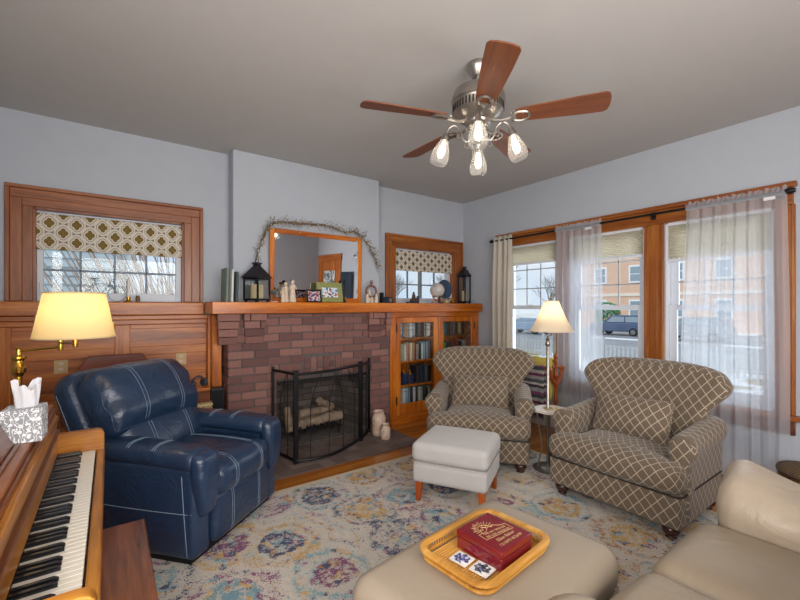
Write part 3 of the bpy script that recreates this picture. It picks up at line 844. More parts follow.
def row(x0, x1, z, hmax, cols, where, group, y=4.075):
    n = len(cols); wd = (x1 - x0 - .004 * n) / n; x = x0
    ws = [random.uniform(.75, 1.25) for _ in cols]; sw = sum(ws)
    for i, (c, q) in enumerate(zip(cols, ws)):
        t_ = (x1 - x0 - .003 * n) * q / sw; h = hmax * random.uniform(.86, 1.0)
        book(x, y + random.uniform(0, .02), z, t_, h, .15, c, '%s book, %s from the left on %s' % (c, ORD[i], where), group); x += t_ + .003
LD = 'behind the left glass door'; RD = 'behind the right glass door'
row(2.93, 3.46, 1.0675, .20, ['pale grey', 'slate blue', 'tan', 'pale grey', 'white', 'pale grey', 'black', 'slate blue', 'brown', 'pale grey', 'white'], 'the top shelf ' + LD, 'books on the left top shelf')
row(2.93, 3.46, .7775, .235, ['white', 'grey green', 'cream', 'pink', 'cream', 'tan', 'red', 'white', 'dark green', 'white', 'light blue', 'pale grey', 'slate blue'], 'the second shelf ' + LD, 'books on the left second shelf')
row(3.22, 3.47, .4745, .23, ['black', 'navy blue', 'black', 'slate blue', 'black'], 'the third left shelf beside the navy tins', 'dark books beside the tins')
row(2.93, 3.47, .236, .195, ['white', 'pale grey', 'white', 'light blue', 'white', 'navy blue', 'white', 'dark green', 'white', 'pale grey', 'dark green', 'black', 'grey green'], 'the bottom shelf ' + LD, 'books on the left bottom shelf')
row(3.66, 4.10, 1.0675, .19, ['black', 'teal', 'black', 'dark red', 'slate blue', 'black', 'tan', 'black'], 'the top shelf ' + RD, 'books on the right top shelf')
row(3.64, 4.12, .7775, .215, ['bright green', 'bright green', 'black', 'dark red', 'black', 'dark red', 'red', 'black', 'slate blue', 'pale grey'], 'the second shelf ' + RD, 'books on the right second shelf')
row(3.64, 4.12, .4745, .22, ['black', 'brown', 'navy blue', 'dark green', 'black', 'dark red', 'brown', 'black'], 'the third shelf ' + RD, 'books on the right third shelf')
for x, h, lb in ((2.955, .10, 'small navy tin with gilt lid, leftmost on the third bookcase shelf'), (3.045, .14, 'larger navy tin with gilt lid, middle of three on the third bookcase shelf'), (3.145, .12, 'navy tin with gilt lid nearest the dark books on the third shelf')):
    t = thing('navy_tin', lb, 'tin', (x, 4.13, .4745), 0, 'navy tins in the bookcase')
    rbox((.04, .04, h / 2), .006, (0, 0, h / 2), n=2).build('body', BM['navy blue'], t)
    M().lathe([(.036, h), (.03, h + .012), (.008, h + .02), (.012, h + .035), (.006, h + .05), (0, h + .055)], n=12).build('lid', brass, t)

# ---------------------------------------------------------------- on the mantel
mr = thing('mantel_mirror', 'oak framed rectangular mirror standing on the mantel under the twig garland', 'mirror', (1.875, YB - .006, MT + .0005))
tilt = Mx.Rotation(R(1.7), 4, 'X')
hw, hh = .546, .768
def mb(): return M(Mx.Translation((0, -.030, 0)) @ tilt)
fw = .052
for a in (-hw, hw - fw): mb().box(a, a + fw, -.012, .018, 0, hh).build('frame_stile', mant['z'], mr, bevel=.006)
for a in (0, hh - fw): mb().box(-hw + fw, hw - fw, -.012, .018, a, a + fw).build('frame_rail', mant['x'], mr, bevel=.006)
mb().box(-hw + fw, hw - fw, -.002, .003, fw, hh - fw).build('mirror_glass', mirror_m, mr, smooth=False)

ga = thing('twig_garland', 'dried twig garland with tiny pale berries draped over the mantel mirror', 'garland', (1.875, 4.09, MT))
gp = [(1.185, 4.12, 1.90), (1.215, 4.12, 2.03), (1.262, 4.11, 2.17), (1.30, 4.10, 2.265), (1.39, 4.09, 2.335), (1.53, 4.09, 2.345), (1.66, 4.09, 2.352), (1.85, 4.09, 2.365), (2.01, 4.09, 2.36), (2.18, 4.09, 2.315), (2.30, 4.09, 2.33), (2.40, 4.09, 2.285), (2.50, 4.11, 2.21), (2.57, 4.12, 2.11), (2.63, 4.13, 2.02), (2.645, 4.13, 1.94)]
gp = [V(p) - V((1.875, 4.09, MT)) for p in gp]
sp = spline(gp, 6)
twg = plain('grey_brown_twig', L('75664a'), .85, var=.25)
M().tube(sp, [.008 - .003 * abs(i / len(sp) - .4) for i in range(len(sp))], 6).build('main_stem', twg, ga)
rg = random.Random(5)
M().tube([p + V((rg.uniform(-.012, .012), rg.uniform(-.008, .008), rg.uniform(-.014, .014))) for p in sp[4:-4]], .005, 5).build('second_stem', twg, ga)
tw = M(); be = M(); lf = M()
for i in range(2, len(sp) - 1):
    for q in range(3):
        p = sp[i].lerp(sp[i + 1], rg.random()); tdir = (sp[i + 1] - sp[i]).normalized()
        d = (tdir * rg.uniform(-.2, 1) + V((rg.uniform(-.5, .5), rg.uniform(-.75, -.02), rg.uniform(-.9, .9)))).normalized() * rg.uniform(.04, .11)
        e = p + d
        e.y = min(e.y, .06)
        tw.tube([p, p + d * .5 + V((0, 0, rg.uniform(-.006, .008))), e], .0019, 4)
        if rg.random() < .55: be.ball(e, rg.uniform(.0045, .0075), 6)
        if rg.random() < .3: be.ball(p + d * .6, .004, 6)
tw.build('twigs', twg, ga)['kind'] = 'stuff'
be.build('berries', plain('pale_berry', L('ddd2c4'), .6), ga)['kind'] = 'stuff'

for x, h, t_, d, mt_, lb in ((.872, .318, .022, .22, 'sage grey', 'sage grey book standing at the left end of the mantel'), (.918, .305, .02, .2, 'white', 'white magazine standing between two books at the mantel end'), (.958, .285, .024, .21, 'dark slate', 'dark slate book standing nearest the chimney wall corner')):
    book(x, 3.955, MT + .0005, t_, h, d, mt_, lb, 'books standing on the mantel', R(1.5))

def lantern(nm, label, x, y, hw, hb, hr, rz, candles=1, ring=True):
    t = thing(nm, label, 'lantern', (x, y, MT + .0005), rz)
    M().box(-hw, hw, -hw, hw, .018, .034).build('base', black_m, t, bevel=.003)
    for sx in (-1, 1):
        for sy in (-1, 1):
            M().box(sx * hw * .78 - .01, sx * hw * .78 + .01, sy * hw * .78 - .01, sy * hw * .78 + .01, 0, .018).build('foot', black_m, t)
            M().box(sx * (hw - .009) - .007, sx * (hw - .009) + .007, sy * (hw - .009) - .007, sy * (hw - .009) + .007, .034, hb).build('corner_post', black_m, t)
    M().box(-hw, hw, -hw, hw, hb - .014, hb).build('top_frame', black_m, t, bevel=.003)
    g = hw - .009
    for k in range(4):
        M(Mx.Rotation(k * PI / 2, 4, 'Z')).box(-g + .007, g - .007, -g - .001, -g + .001, .034, hb - .014).build('glass_pane', cabglass, t, smooth=False)
    e = hw * 1.1; q = hw * .28
    M().loft([[(-e, -e, hb), (e, -e, hb), (e, e, hb), (-e, e, hb)], [(-e, -e, hb + .008), (e, -e, hb + .008), (e, e, hb + .008), (-e, e, hb + .008)], [(-q, -q, hr), (q, -q, hr), (q, q, hr), (-q, q, hr)], [(-q, -q, hr + .02), (q, -q, hr + .02), (q, q, hr + .02), (-q, q, hr + .02)], [(-q * 1.5, -q * 1.5, hr + .022), (q * 1.5, -q * 1.5, hr + .022), (q * 1.5, q * 1.5, hr + .022), (-q * 1.5, q * 1.5, hr + .022)], [(-q * 1.2, -q * 1.2, hr + .034), (q * 1.2, -q * 1.2, hr + .034), (q * 1.2, q * 1.2, hr + .034), (-q * 1.2, q * 1.2, hr + .034)]]).build('roof', plain('dark_pewter_' + nm, L('33323a'), .4, metal=.6), t, smooth=False)
    if ring: M().tube(arc((0, 0, hr + .05), .022, 0, 360, 16, 'xz')[:-1], .003, 6, True).build('ring_handle', black_m, t)
    else: M().tube(arc((hw * .9, 0, hb + .05), .045, -90, 120, 12, 'xz'), .004, 6).build('hook_handle', black_m, t)
    return t
lt = lantern('candle_lantern', 'squat black lantern with pitched roof and cream candle left of the mirror', 1.175, 4.025, .092, .235, .355, R(32))
cd = thing('pillar_candle', 'cream pillar candle inside the squat black lantern', 'candle', (1.175, 4.025, MT + .035)); M().lathe([(0, 0), (.062, 0), (.062, .135), (.052, .138), (.035, .132), (0, .132)], n=20).build('wax', plain('cream_wax', L('e3cfa0'), .5), cd); M().tube([(0, 0, .132), (.002, 0, .148)], .0015, 5).build('wick', black_m, cd)
lt2 = lantern('tall_lantern', 'tall narrow black lantern at the right end of the mantel', 4.150, 4.15, .068, .40, .50, R(8), ring=False)
cd = thing('pillar_candle', 'slim ivory candle inside the tall black lantern', 'candle', (4.150, 4.15, MT + .035)); M().lathe([(0, 0), (.034, 0), (.034, .15), (0, .15)], n=20).build('wax', MATS['cream_wax'], cd); M().tube([(0, 0, .15), (.002, 0, .168)], .0015, 5).build('wick', black_m, cd)

def figurine(x, y, h, label, wings=False):
    t = thing('carved_figurine', label, 'figurine', (x, y, MT + .0005), random.uniform(-.4, .4), 'cream figurines left of the photo frames')
    M().lathe([(0, 0), (h * .15, 0), (h * .155, h * .05), (h * .12, h * .4), (h * .10, h * .6), (h * .13, h * .74), (h * .07, h * .80), (0, h * .81)], n=14).build('gown', cream_cer, t)
    M().ball((0, 0, h * .89), h * .085, 12, (1, 1, 1.15)).build('head', cream_cer, t)
    M().ball((0, h * .02, h * .915), h * .09, 10, (1, 1, .95)).build('hair', plain('figurine_hair_%d' % (x * 1000), L('4a3526'), .8), t)
    for s_ in (-1, 1): M().tube([(s_ * h * .12, 0, h * .72), (s_ * h * .15, -h * .06, h * .58), (s_ * h * .04, -h * .13, h * .60)], [h * .035, h * .032, h * .025], 7).build('arm', cream_cer, t)
figurine(1.426, 4.0, .155, 'smallest cream figurine, nearest the squat lantern')
figurine(1.475, 4.05, .215, 'cream figurine standing behind and between the other two figurines')
figurine(1.528, 4.0, .235, 'tallest cream figurine, nearest the black photo frame')
t = thing('bird_figurine', 'tiny dark bird figurine on thin legs beside the squat lantern', 'figurine', (1.355, 4.06, MT + .0005))
M().ball((0, 0, .10), .022, 10, (1.3, .8, 1)).ball((.03, 0, .125), .012, 8).tube([(-.02, 0, .105), (-.05, 0, .12)], [.01, .003], 6).build('body', plain('patina', L('4b5a57'), .6), t)
for s_ in (-1, 1): M().tube([(s_ * .006, 0, .085), (s_ * .012, 0, .012)], .002, 5).build('leg', iron, t)
M().box(-.035, .035, -.02, .02, 0, .012).build('base', cream_cer, t, bevel=.003)

def frame(nm, label, x, y, w_, h, b, mat, pic, lean, rz):
    t = thing(nm, label, 'photo frame', (x, y, MT + .001), rz)
    k = Mx.Rotation(R(-lean), 4, 'X')
    M(k).box(-w_ / 2, -w_ / 2 + b, -.008, .008, .004, h).box(w_ / 2 - b, w_ / 2, -.008, .008, .004, h).box(-w_ / 2 + b, w_ / 2 - b, -.008, .008, .004, b).box(-w_ / 2 + b, w_ / 2 - b, -.008, .008, h - b, h).build('frame', mat, t, bevel=.003)
    M(k).box(-w_ / 2 + b, w_ / 2 - b, -.002, .004, b, h - b).build('photo', pic, t, smooth=False)
    M().tube([(0, .012 + h * .55 * math.tan(R(lean)), h * .55), (0, .02 + h * .30, .004)], .006, 6).build('easel_leg', black_m, t)
frame('photo_frame', 'small black frame with a family photo in front of the mirror', 1.755, 3.965, .175, .138, .016, black_m, photo1, 10, R(6))
frame('photo_frame', 'sage green frame with a pale snapshot, right of the black photo frame', 1.975, 4.03, .315, .225, .058, plain('sage_gilt', L('8f9257'), .5, var=.2, vs=30), photo2, 10, R(4))
t = thing('black_statuette', 'slim black statuette behind the sage green photo frame', 'statuette', (2.165, 4.08, MT + .0005))
M().lathe([(0, 0), (.03, 0), (.03, .012), (.012, .03), (.010, .10), (.018, .15), (.008, .19), (.018, .215), (.02, .235), (0, .265)], n=12).build('figure', black_m, t)

t = thing('wreath_figurine', 'brown ring wreath held up by small cream figures right of the mirror', 'figurine', (2.50, 4.03, MT + .0005))
wr = M()
for q in range(3): wr.tube([(0 + (.068 + rg.uniform(-.006, .006)) * math.cos(a), rg.uniform(-.008, .008), .135 + (.068 + rg.uniform(-.006, .006)) * math.sin(a)) for a in [2 * PI * i / 28 for i in range(28)]], .011, 6, True)
wr.build('wreath', plain('wreath_brown', L('7d5a48'), .85, var=.3, vs=60, bs=.6), t)
M().ball((0, 0, .235), .020, 8).tube(arc((0, 0, .25), .018, 0, 180, 8, 'xz'), .004, 5).build('bow', MATS['wreath_brown'], t)
for x, h in ((-.06, .105), (0, .07), (.062, .11), (-.015, .16)):
    M().lathe([(0, 0), (.024, 0), (.02, h * .6), (.012, h * .74), (.014, h * .84), (.010, h * .97), (0, h)], (x, .015 if h > .15 else -.012, 0), 10).build('figure', cream_cer, t)
t = thing('black_box_frame', 'small black desk clock box right of the wreath figurine', 'clock', (2.725, 4.04, MT + .0005), R(4))
M().box(-.088, -.066, -.03, .03, 0, .125).build('left_panel', black_m, t, bevel=.003)
M().prism([(-.03, 0), (.035, 0), (.035, .06), (-.005, .075)], 'x', -.064, .088).build('body', plain('black_lacquer', L('1c2230'), .15), t, bevel=.006)
M().lathe([(0, -.002), (.024, -.002), (.024, .004), (0, .004)], (0, 0, 0), 18).build('face', lead, t).matrix_local = Mx.Translation((.04, -.022, .035)) @ Mx.Rotation(R(72), 4, 'X')
t = thing('train_ornament', 'small dark ornament with two figures on a base in front of the bookcase window', 'ornament', (3.215, 4.11, MT + .0005))
M().box(-.12, .05, -.03, .03, 0, .02).build('base', plain('ornament_navy', L('232c4c'), .6), t, bevel=.004)
M().box(.05, .16, -.03, .03, 0, .014).build('slab', whitec, t, bevel=.003)
M().box(-.07, .06, -.022, .022, .02, .055).build('bench', plain('ornament_brown', L('4c3a36'), .6), t, bevel=.008)
for x, h in ((-.02, .15), (.045, .10)): M().lathe([(0, .05), (.03, .05), (.022, h * .7), (.012, h * .8), (.017, h * .9), (0, h)], (x, 0, 0), 10).build('figure', MATS['ornament_brown'], t)
t = thing('stone_sphere', 'pale stone sphere on a copper stand before the blue disc', 'ornament', (3.545, 4.05, MT + .0005))
M().ball((0, 0, .175), .098, 24).build('sphere', voro('pale_stone', [(0, L('cfc8c0')), (.4, L('bdb7b2')), (.7, L('dcd6ce'))], 18, rough=.35), t)
cop = plain('copper', L('9a5b2c'), .3, metal=1)
for k in range(3):
    a = k * 2 * PI / 3 + .5; M().tube([(.075 * math.cos(a), .075 * math.sin(a), .0095), (.03 * math.cos(a), .03 * math.sin(a), .045), (.065 * math.cos(a), .065 * math.sin(a), .095)], .009, 7).build('stand_leg', cop, t)
M().tube([(.036 * math.cos(a), .036 * math.sin(a), .048) for a in [2 * PI * i / 18 for i in range(18)]], .007, 6, True).build('stand_ring', cop, t)
t = thing('blue_plate', 'slate blue disc plate on edge behind the stone sphere', 'plate', (3.775, 4.16, MT + .0005))
k = Mx.Translation((0, 0, .198)) @ Mx.Rotation(R(84), 4, 'X')
M(k).lathe([(0, 0), (.11, 0), (.13, .012), (.133, .014), (.13, .018), (.105, .008), (0, .008)], n=32).build('plate', plain('slate_blue_glaze', L('3a4a63'), .35, var=.2), t)
M().tube([(-.05, -.03, .004), (-.05, .03, .004), (-.05, .05, .14)], .004, 6).tube([(.05, -.03, .004), (.05, .03, .004), (.05, .05, .14)], .004, 6).tube([(-.05, -.03, .004), (-.05, -.034, .065)], .004, 6).tube([(.05, -.03, .004), (.05, -.034, .065)], .004, 6).tube([(-.05, .03, .02), (.05, .03, .02)], .004, 6).build('easel', brass, t)
t = thing('cream_platter', 'cream scalloped plate leaning behind the slate blue disc', 'plate', (3.865, 4.27, MT + .0005))
k = Mx.Translation((0, 0, .135)) @ Mx.Rotation(R(80), 4, 'X')
M(k).loft([[(r_ * (1 + .03 * math.cos(12 * a)) * math.cos(a), r_ * (1 + .03 * math.cos(12 * a)) * math.sin(a), z_) for a in [2 * PI * i / 48 for i in range(48)]] for r_, z_ in ((.08, 0), (.13, .018), (.132, .022), (.085, .008))]).build('plate', whitec, t)
t = thing('gilt_ornament', 'small gilt shell ornament right of the copper stand', 'ornament', (3.725, 4.0, MT + .0005))
M().tube(spline([(-.05, 0, .012), (-.04, 0, .05), (0, 0, .065), (.045, 0, .05), (.05, 0, .015), (.02, 0, .03)], 5), .010, 7).build('scroll', brass, t)
M().box(-.055, .055, -.02, .02, 0, .01).build('base', brass, t, bevel=.003)

# on the ledge of the left window
t = thing('wire_sculpture', 'thin wire bicycle sculpture on the window ledge above the brass lamp', 'sculpture', (-.045, YW - .05, 1.5055))
wm = plain('dark_wire', L('8c989c'), .4, metal=.5)
for x in (-.13, .10): M().tube([(x + .066 * math.cos(a), 0, .075 + .07 * math.sin(a)) for a in [2 * PI * i / 24 for i in range(24)]], .0028, 5, True).build('wheel', wm, t)
M().tube([(-.13, 0, .075), (-.06, 0, .16), (.05, 0, .155), (.10, 0, .075)], .004, 5).tube([(-.06, 0, .16), (-.02, 0, .07), (.05, 0, .155)], .004, 5).tube([(-.02, 0, .07), (-.13, 0, .075)], .004, 5).build('frame', wm, t)
M().tube([(-.09, 0, .195), (-.03, 0, .195)], .006, 5).tube([(-.06, 0, .16), (-.06, 0, .195)], .004, 5).build('saddle', wm, t)
M().tube([(.05, 0, .155), (.045, 0, .19), (.085, 0, .195)], .004, 5).build('handlebar', wm, t)
t = thing('taper_candle', 'white taper candle in a small brass holder on the window ledge', 'candle', (.135, YW - .05, 1.5055))
M().lathe([(0, 0), (.032, 0), (.034, .008), (.016, .02), (.018, .045), (.011, .045), (.011, .03), (0, .03)], n=14).build('holder', brass, t)
M().lathe([(0, .03), (.010, .03), (.008, .20), (0, .204)], n=10).build('wax', whitec, t)
t = thing('small_jar', 'small brown jar beside the white taper candle on the ledge', 'jar', (.205, YW - .05, 1.5055))
M().lathe([(0, 0), (.017, 0), (.018, .04), (.014, .05), (.015, .058), (0, .058)], n=12).build('jar', plain('brown_glaze', L('6b4a30'), .4), t)

# ---------------------------------------------------------------- rug
FZ = .0072
rg_ = thing('area_rug', 'distressed multicoloured medallion rug with a cream edge on the oak floor', 'rug', (1.81, 1.6, 0))
M().box(-1.655, 1.655, -1.56, 1.52, .0005, .007).build('pile', rug_m, rg_)
e = M()
for x0, x1, y0, y1 in ((-1.67, 1.67, 1.485, 1.535), (-1.67, 1.67, -1.575, -1.53), (-1.67, -1.63, -1.53, 1.485), (1.63, 1.67, -1.53, 1.485)): e.box(x0, x1, y0, y1, .0004, .0071)
e.build('binding', plain('cream_binding', L('cdbfa6'), .95, var=.08, vs=60, bs=.3, bscale=200), rg_)

# ---------------------------------------------------------------- recliner
def sm(a, b, x):
    t = max(0, min(1, (x - a) / (b - a))); return t * t * (3 - 2 * t)
rc = thing('leather_recliner', 'navy leather recliner with pale double stitching beside the piano', 'armchair', (.426, 3.07, FZ), R(40.8))
def seam(par, f, xs, path, off=.0012):
    m = M()
    for x in xs:
        pts = [f((x,) + p) for p in path]
        m.tube(pts, .0016, 5)
    m.build('stitching', stitch, par)
FT = [(-1, -1 + 2 * i / 20) for i in range(21)] + [(-1 + 2 * i / 20, 1) for i in range(1, 21)]
for s_ in (-1, 1):
    lab = 'side_panel'
    def dfm(q, s_=s_): return (q.x + s_ * .012 * (1 - (q.z / .262) ** 2) * (1 - (q.y / .42) ** 2), q.y + (.03 * sm(-.05, -.42, q.y) * (q.z / .29) if False else 0), q.z)
    h = (.072, .425, .262)
    f = rbf(h, .035, dfm, (s_ * .358, 0, .295))
    sp_ = M().rb(f, h, .035, 8).build(lab, navy, rc)
    m = M()
    yy = [(-.96 + 1.92 * i / 20) for i in range(21)]
    m.tube([f((s_ * 1, y, .0)) for y in yy], .0024, 5)
    m.tube([f((s_ * 1, -.80 - .10 * (1 - z) / 2, z)) for z in [-.9 + 1.7 * i / 14 for i in range(15)]], .0024, 5)
    m.build('stitching', stitch, sp_)
    h2 = (.098, .40, .058)
    def dfa(q): return (q.x * (1 - .10 * sm(.1, .40, q.y)), q.y, q.z + .018 * math.sin(3.0 * (q.y + .4)) + .012 * (1 - (q.x / .098) ** 2))
    fa = rbf(h2, .055, dfa, (s_ * .348, -.03, .572))
    m = M().rb(fa, h2, .055, 12)
    h3 = (.090, .052, .185)
    def dfd(q): return (q.x * (1 - .42 * sm(.06, -.19, q.z)), q.y - .02 * math.cos(q.z / .19 * 1.4), q.z)
    m.rb(rbf(h3, .05, dfd, (s_ * .348, -.412, .445)), h3, .05, 8)
    ap = m.build('arm_pad', navy, rc)
    mm = M()
    for y in (-.30, .15):
        for dy in (-.02, .02): mm.tube([fa((x, y + dy, 1)) for x in [-1 + 2 * i / 10 for i in range(11)]], .0024, 5)
    mm.build('stitching', stitch, ap)
h = (.285, .05, .15); f = rbf(h, .045, puff(h, 0, 0, .012), (0, -.405, .205)); o = M().rb(f, h, .045, 8).build('footrest', navy, rc)
seam(o, f, (-.52, -.46, .46, .52), FT[:30])
h = (.285, .37, .105); f = rbf(h, .075, puff(h, .03, 0, .02), (0, -.105, .415)); o = M().rb(f, h, .075, 10).build('seat_cushion', navy, rc)
seam(o, f, (-.50, -.43, .43, .50), FT)
rt = Mx.Rotation(R(-24), 3, 'X')
h = (.345, .10, .17); f = rbf(h, .085, puff(h, .0, 0, .03), (0, .225, .575), rt); o = M().rb(f, h, .085, 10).build('lumbar_cushion', navy, rc)
seam(o, f, (-.46, -.40, .40, .46), FT[:32])
rt = Mx.Rotation(R(-31), 3, 'X')
h = (.372, .115, .215)
def dh(q):
    g = puff(h, .02, .0, .07)(q); x, y, z = g
    z -= .035 * (abs(x) / .372) ** 4
    y += .012 * math.sin(40 * z + 9 * abs(x)) * sm(.18, .372, abs(x)) * (1 if y < 0 else 0)
    return (x, y, z)
f = rbf(h, .09, dh, (-.028, .335, .850), rt); o = M().rb(f, h, .09, 16).build('head_cushion', navy, rc)
seam(o, f, (-.43, -.37, .37, .43), FT[:34])
m = M(); m.tube([f((x, -.72, -.97)) for x in [-.95 + 1.9 * i / 16 for i in range(17)]], .005, 6); m.tube([f((-.985, -.72, z)) for z in [-.95 + 1.8 * i / 14 for i in range(15)]], .004, 6); m.build('welt', navy, o)
rt = Mx.Rotation(R(-27), 3, 'X')
h = (.385, .095, .41)
def dsh(q): return (q.x * (1 - .10 * sm(.05, -.41, q.z)), q.y - .05 * (abs(q.x) / .385) ** 3, q.z - .06 * (abs(q.x) / .385) ** 4 * sm(0, .41, q.z) + .008 * math.sin(30 * q.z) * sm(.28, .385, abs(q.x)))
f = rbf(h, .08, dsh, (-.035, .465, .655), rt); o = M().rb(f, h, .08, 14).build('back_shell', navy, rc)
m = M()
for s_ in (-1, 1): m.tube([f((s_ * .97, .35, z)) for z in [-.8 + 1.6 * i / 14 for i in range(15)]], .0026, 5)
m.build('stitching', stitch, o)
M().box(-.40, .40, -.38, .36, .0, .05).build('plinth', black_m, rc)

# ---------------------------------------------------------------- upright piano, low console type
pn = thing('console_piano', 'honey oak console piano with its keyboard open at the left edge', 'piano', (-.45, 1.85, 0))
px, py = -.45, 1.85
class PM(M):
    def box(s, x0, x1, y0, y1, z0, z1): return M.box(s, x0 - px, x1 - px, y0 - py, y1 - py, z0, z1)
PX0, Y0, Y1 = -.72, 1.085, 2.60
PM().box(PX0, -.215, Y0 + .04, Y1 - .035, .62, .955).box(PX0, -.42, Y0 + .04, Y1 - .035, .03, .62).build('case', pia['y'], pn)
PM().box(PX0, -.224, Y0, Y1, .962, .982).build('lid', cas['y'], pn, bevel=.004)
PM().box(PX0, -.214, Y0 + .003, Y1 - .003, .945, .9615).build('lid_moulding', walnut['y'], pn, bevel=.003)
PM().box(-.216, -.199, Y0 + .041, Y1 - .076, .915, .940).build('name_rail', pia['y'], pn, bevel=.003)
PM().box(-.216, -.192, Y0 + .041, Y1 - .076, .862, .872).build('fallboard_bead', walnut['y'], pn, bevel=.003)
for a, b in ((Y0, Y0 + .04), (Y1 - .035, Y1)):
    m = M(); pr = [(PX0 - px, 0), (-.40 - px, 0), (-.40 - px, .60), (-.215 - px, .62), (-.215 - px, .945), (PX0 - px, .945)]
    m.prism(pr, 'y', a - py, b - py).build('end_panel', pia['z'], pn, bevel=.003)
PM().box(-.42, -.022, Y0, Y1 - .035, .625, .675).build('keybed', pia['y'], pn, bevel=.004)
PM().box(-.052, -.02, Y0 + .04, Y1 - .075, .675, .742).build('keyslip', pia['y'], pn, bevel=.006)
for a, b in ((Y0, Y0 + .04), (Y1 - .075, Y1 - .035)):
    pr = [(-.215, .675), (-.022, .675), (-.022, .79)] + [(-.052 + .03 * math.cos(t) , .815 + .03 * math.sin(t)) for t in [R(q) for q in (0, 30, 60, 90)]] + [(-.215, .845)]
    M().prism([(x - px, z) for x, z in pr], 'y', a - py, b - py).build('key_cheek', pia['x'], pn, bevel=.003)
pr = [(-.213, .760), (-.200, .762), (-.206, .80), (-.202, .806), (-.206, .835), (-.200, .842), (-.207, .870), (-.203, .90), (-.209, .945), (-.216, .945)]
M().prism([(x - px, z) for x, z in pr], 'y', Y0 + .04 - py, Y1 - .075 - py).build('fallboard', pia['y'], pn, bevel=.002)
PM().box(-.212, -.206, Y0 + .04, Y1 - .075, .745, .76).build('felt_strip', plain('red_felt', L('b08a60'), .95), pn)
ky0, ky1 = 1.132, Y1 - .08
nw = 52; kw = (ky1 - ky0) / nw
ivory = plain('ivory_key', L('e6e2d6'), .25, var=.03); ebony = plain('ebony_key', L('16171b'), .22, var=.05)
wk = M().box(-.0725, .0725, -kw / 2 + .001, kw / 2 - .001, -.016, 0).build('white_key', ivory, pn, bevel=.0015)
wk.location = (-.1305 - px, ky0 + kw / 2 - py, .746)
for i in range(1, nw):
    c = wk.copy(); C.objects.link(c); c.parent = pn; c.location = (-.1305 - px, ky0 + kw * (i + .5) - py, .746)
m = M(); hb = kw * .27
m.loft([[(-.05, -hb, 0), (.047, -hb, 0), (.047, hb, 0), (-.05, hb, 0)], [(-.05, -hb, .006), (.046, -hb, .006), (.046, hb, .006), (-.05, hb, .006)], [(-.05, -hb * .8, .0125), (.036, -hb * .8, .0125), (.036, hb * .8, .0125), (-.05, hb * .8, .0125)]])
bk_ = m.build('black_key', ebony, pn, bevel=.001); first = True
for i in range(nw - 1):
    # treble end lies far from the viewer; notes repeat C D E F G A B
    if (nw - 1 - i + 0) % 7 in (0, 3): continue
    c = bk_ if first else bk_.copy()
    if not first: C.objects.link(c); c.parent = pn
    c.location = (-.154 - px, ky0 + kw * (i + 1) - py, .7462); first = False
for a in (Y0 + .03, Y1 - .09):
    M().lathe([(0, .0), (.022, 0), (.028, .05), (.02, .08), (.03, .3), (.034, .45), (.022, .50), (.034, .53), (.036, .625), (0, .625)], (-.06 - px, a + .03 - py, 0), 14).build('leg', pia['z'], pn)
M(Mx.Translation((-.262 - px, 0, .9825)) @ Mx.Rotation(R(-24), 4, 'Y')).box(-.016, 0, 1.0 - py + .14, 1.885 - py, 0, .24).build('music_desk', walnut['y'], pn, bevel=.004)
PM().box(-.262, -.250, 1.16, 1.885, .9825, .992).build('desk_ledge', walnut['y'], pn, bevel=.003)

t = thing('tissue_box', 'grey and white floral tissue box on the far end of the piano lid', 'tissue box', (-.248, 1.965, .9825), R(-3))
m = M().box(-.055, .055, -.055, .055, 0, .118); m.build('carton', floral, t, bevel=.003)
rings = []
for k in range(7):
    u = k / 6; r0 = .032 + .004 * u
    ring = []
    for i in range(40):
        a = 2 * PI * i / 40
        rr = r0 * (1 + .16 * math.sin(7 * a + 1.5 * u) * (.3 + u) + .1 * math.sin(11 * a) * u)
        ring.append((rr * .95 * math.cos(a) + .004, rr * .62 * math.sin(a), .112 + .088 * u + .014 * u * math.sin(2 * a + .6) + .008 * u * math.sin(7 * a)))
    rings.append(ring)
M().loft(rings, False).build('tissue', tissue_m, t, ang=80)

bn = thing('piano_bench', 'dark walnut piano bench with worn top beside the keyboard', 'bench', (-.05, 1.72, 0))
M().box(-.18, .18, -.44, .44, .472, .50).build('seat', wood('bench_walnut', L('553018'), L('8a5033'), L('a86e4c'), 'y', rough=.25, k=.8, coat=.3), bn, bevel=.006)
M().box(-.155, .155, -.41, .41, .39, .471).build('apron', walnut['y'], bn, bevel=.003)
for x in (-.135, .135):
    for y in (-.385, .385): M().lathe([(0, 0), (.016, 0), (.022, .06), (.016, .1), (.024, .25), (.02, .34), (.026, .389), (0, .389)], (x, y, 0), 12).build('leg', walnut['z'], bn)

# ---------------------------------------------------------------- lamps
def spot(name, loc, e, col, par=None, r=.03):
    d = bpy.data.lights.new(name, 'POINT'); d.energy = e; d.color = col; d.shadow_soft_size = r
    o = bpy.data.objects.new(name, d); C.objects.link(o); o.location = loc
    if par: o.parent = par
    return o
bulb_m = emis('warm_bulb', (1, .85, .6, 1), 3)
fl = thing('swing_arm_lamp', 'brass swing-arm floor lamp with pleated cream shade behind the recliner', 'floor lamp', (-.426, 3.16, 0))
M().lathe([(0, 0), (.13, 0), (.135, .012), (.12, .022), (.04, .035), (.016, .05), (0, .05)], n=28).build('base', brass, fl)
M().lathe([(0, .05), (.016, .05), (.016, 1.08), (.0, 1.08)], n=16).build('pole', brass, fl)
M().lathe([(.0, 1.06), (.02, 1.06), (.024, 1.075), (.034, 1.085), (.036, 1.11), (.026, 1.12), (.022, 1.15), (.036, 1.165), (.034, 1.175), (.014, 1.185), (.012, 1.215), (.018, 1.222), (.010, 1.23), (0, 1.232)], n=18).build('collar', brass, fl)
p0 = V((0, 0, 1.205)); p1 = V((.19, -.06, 1.225)); p2 = V((.273, -.333, 1.262))
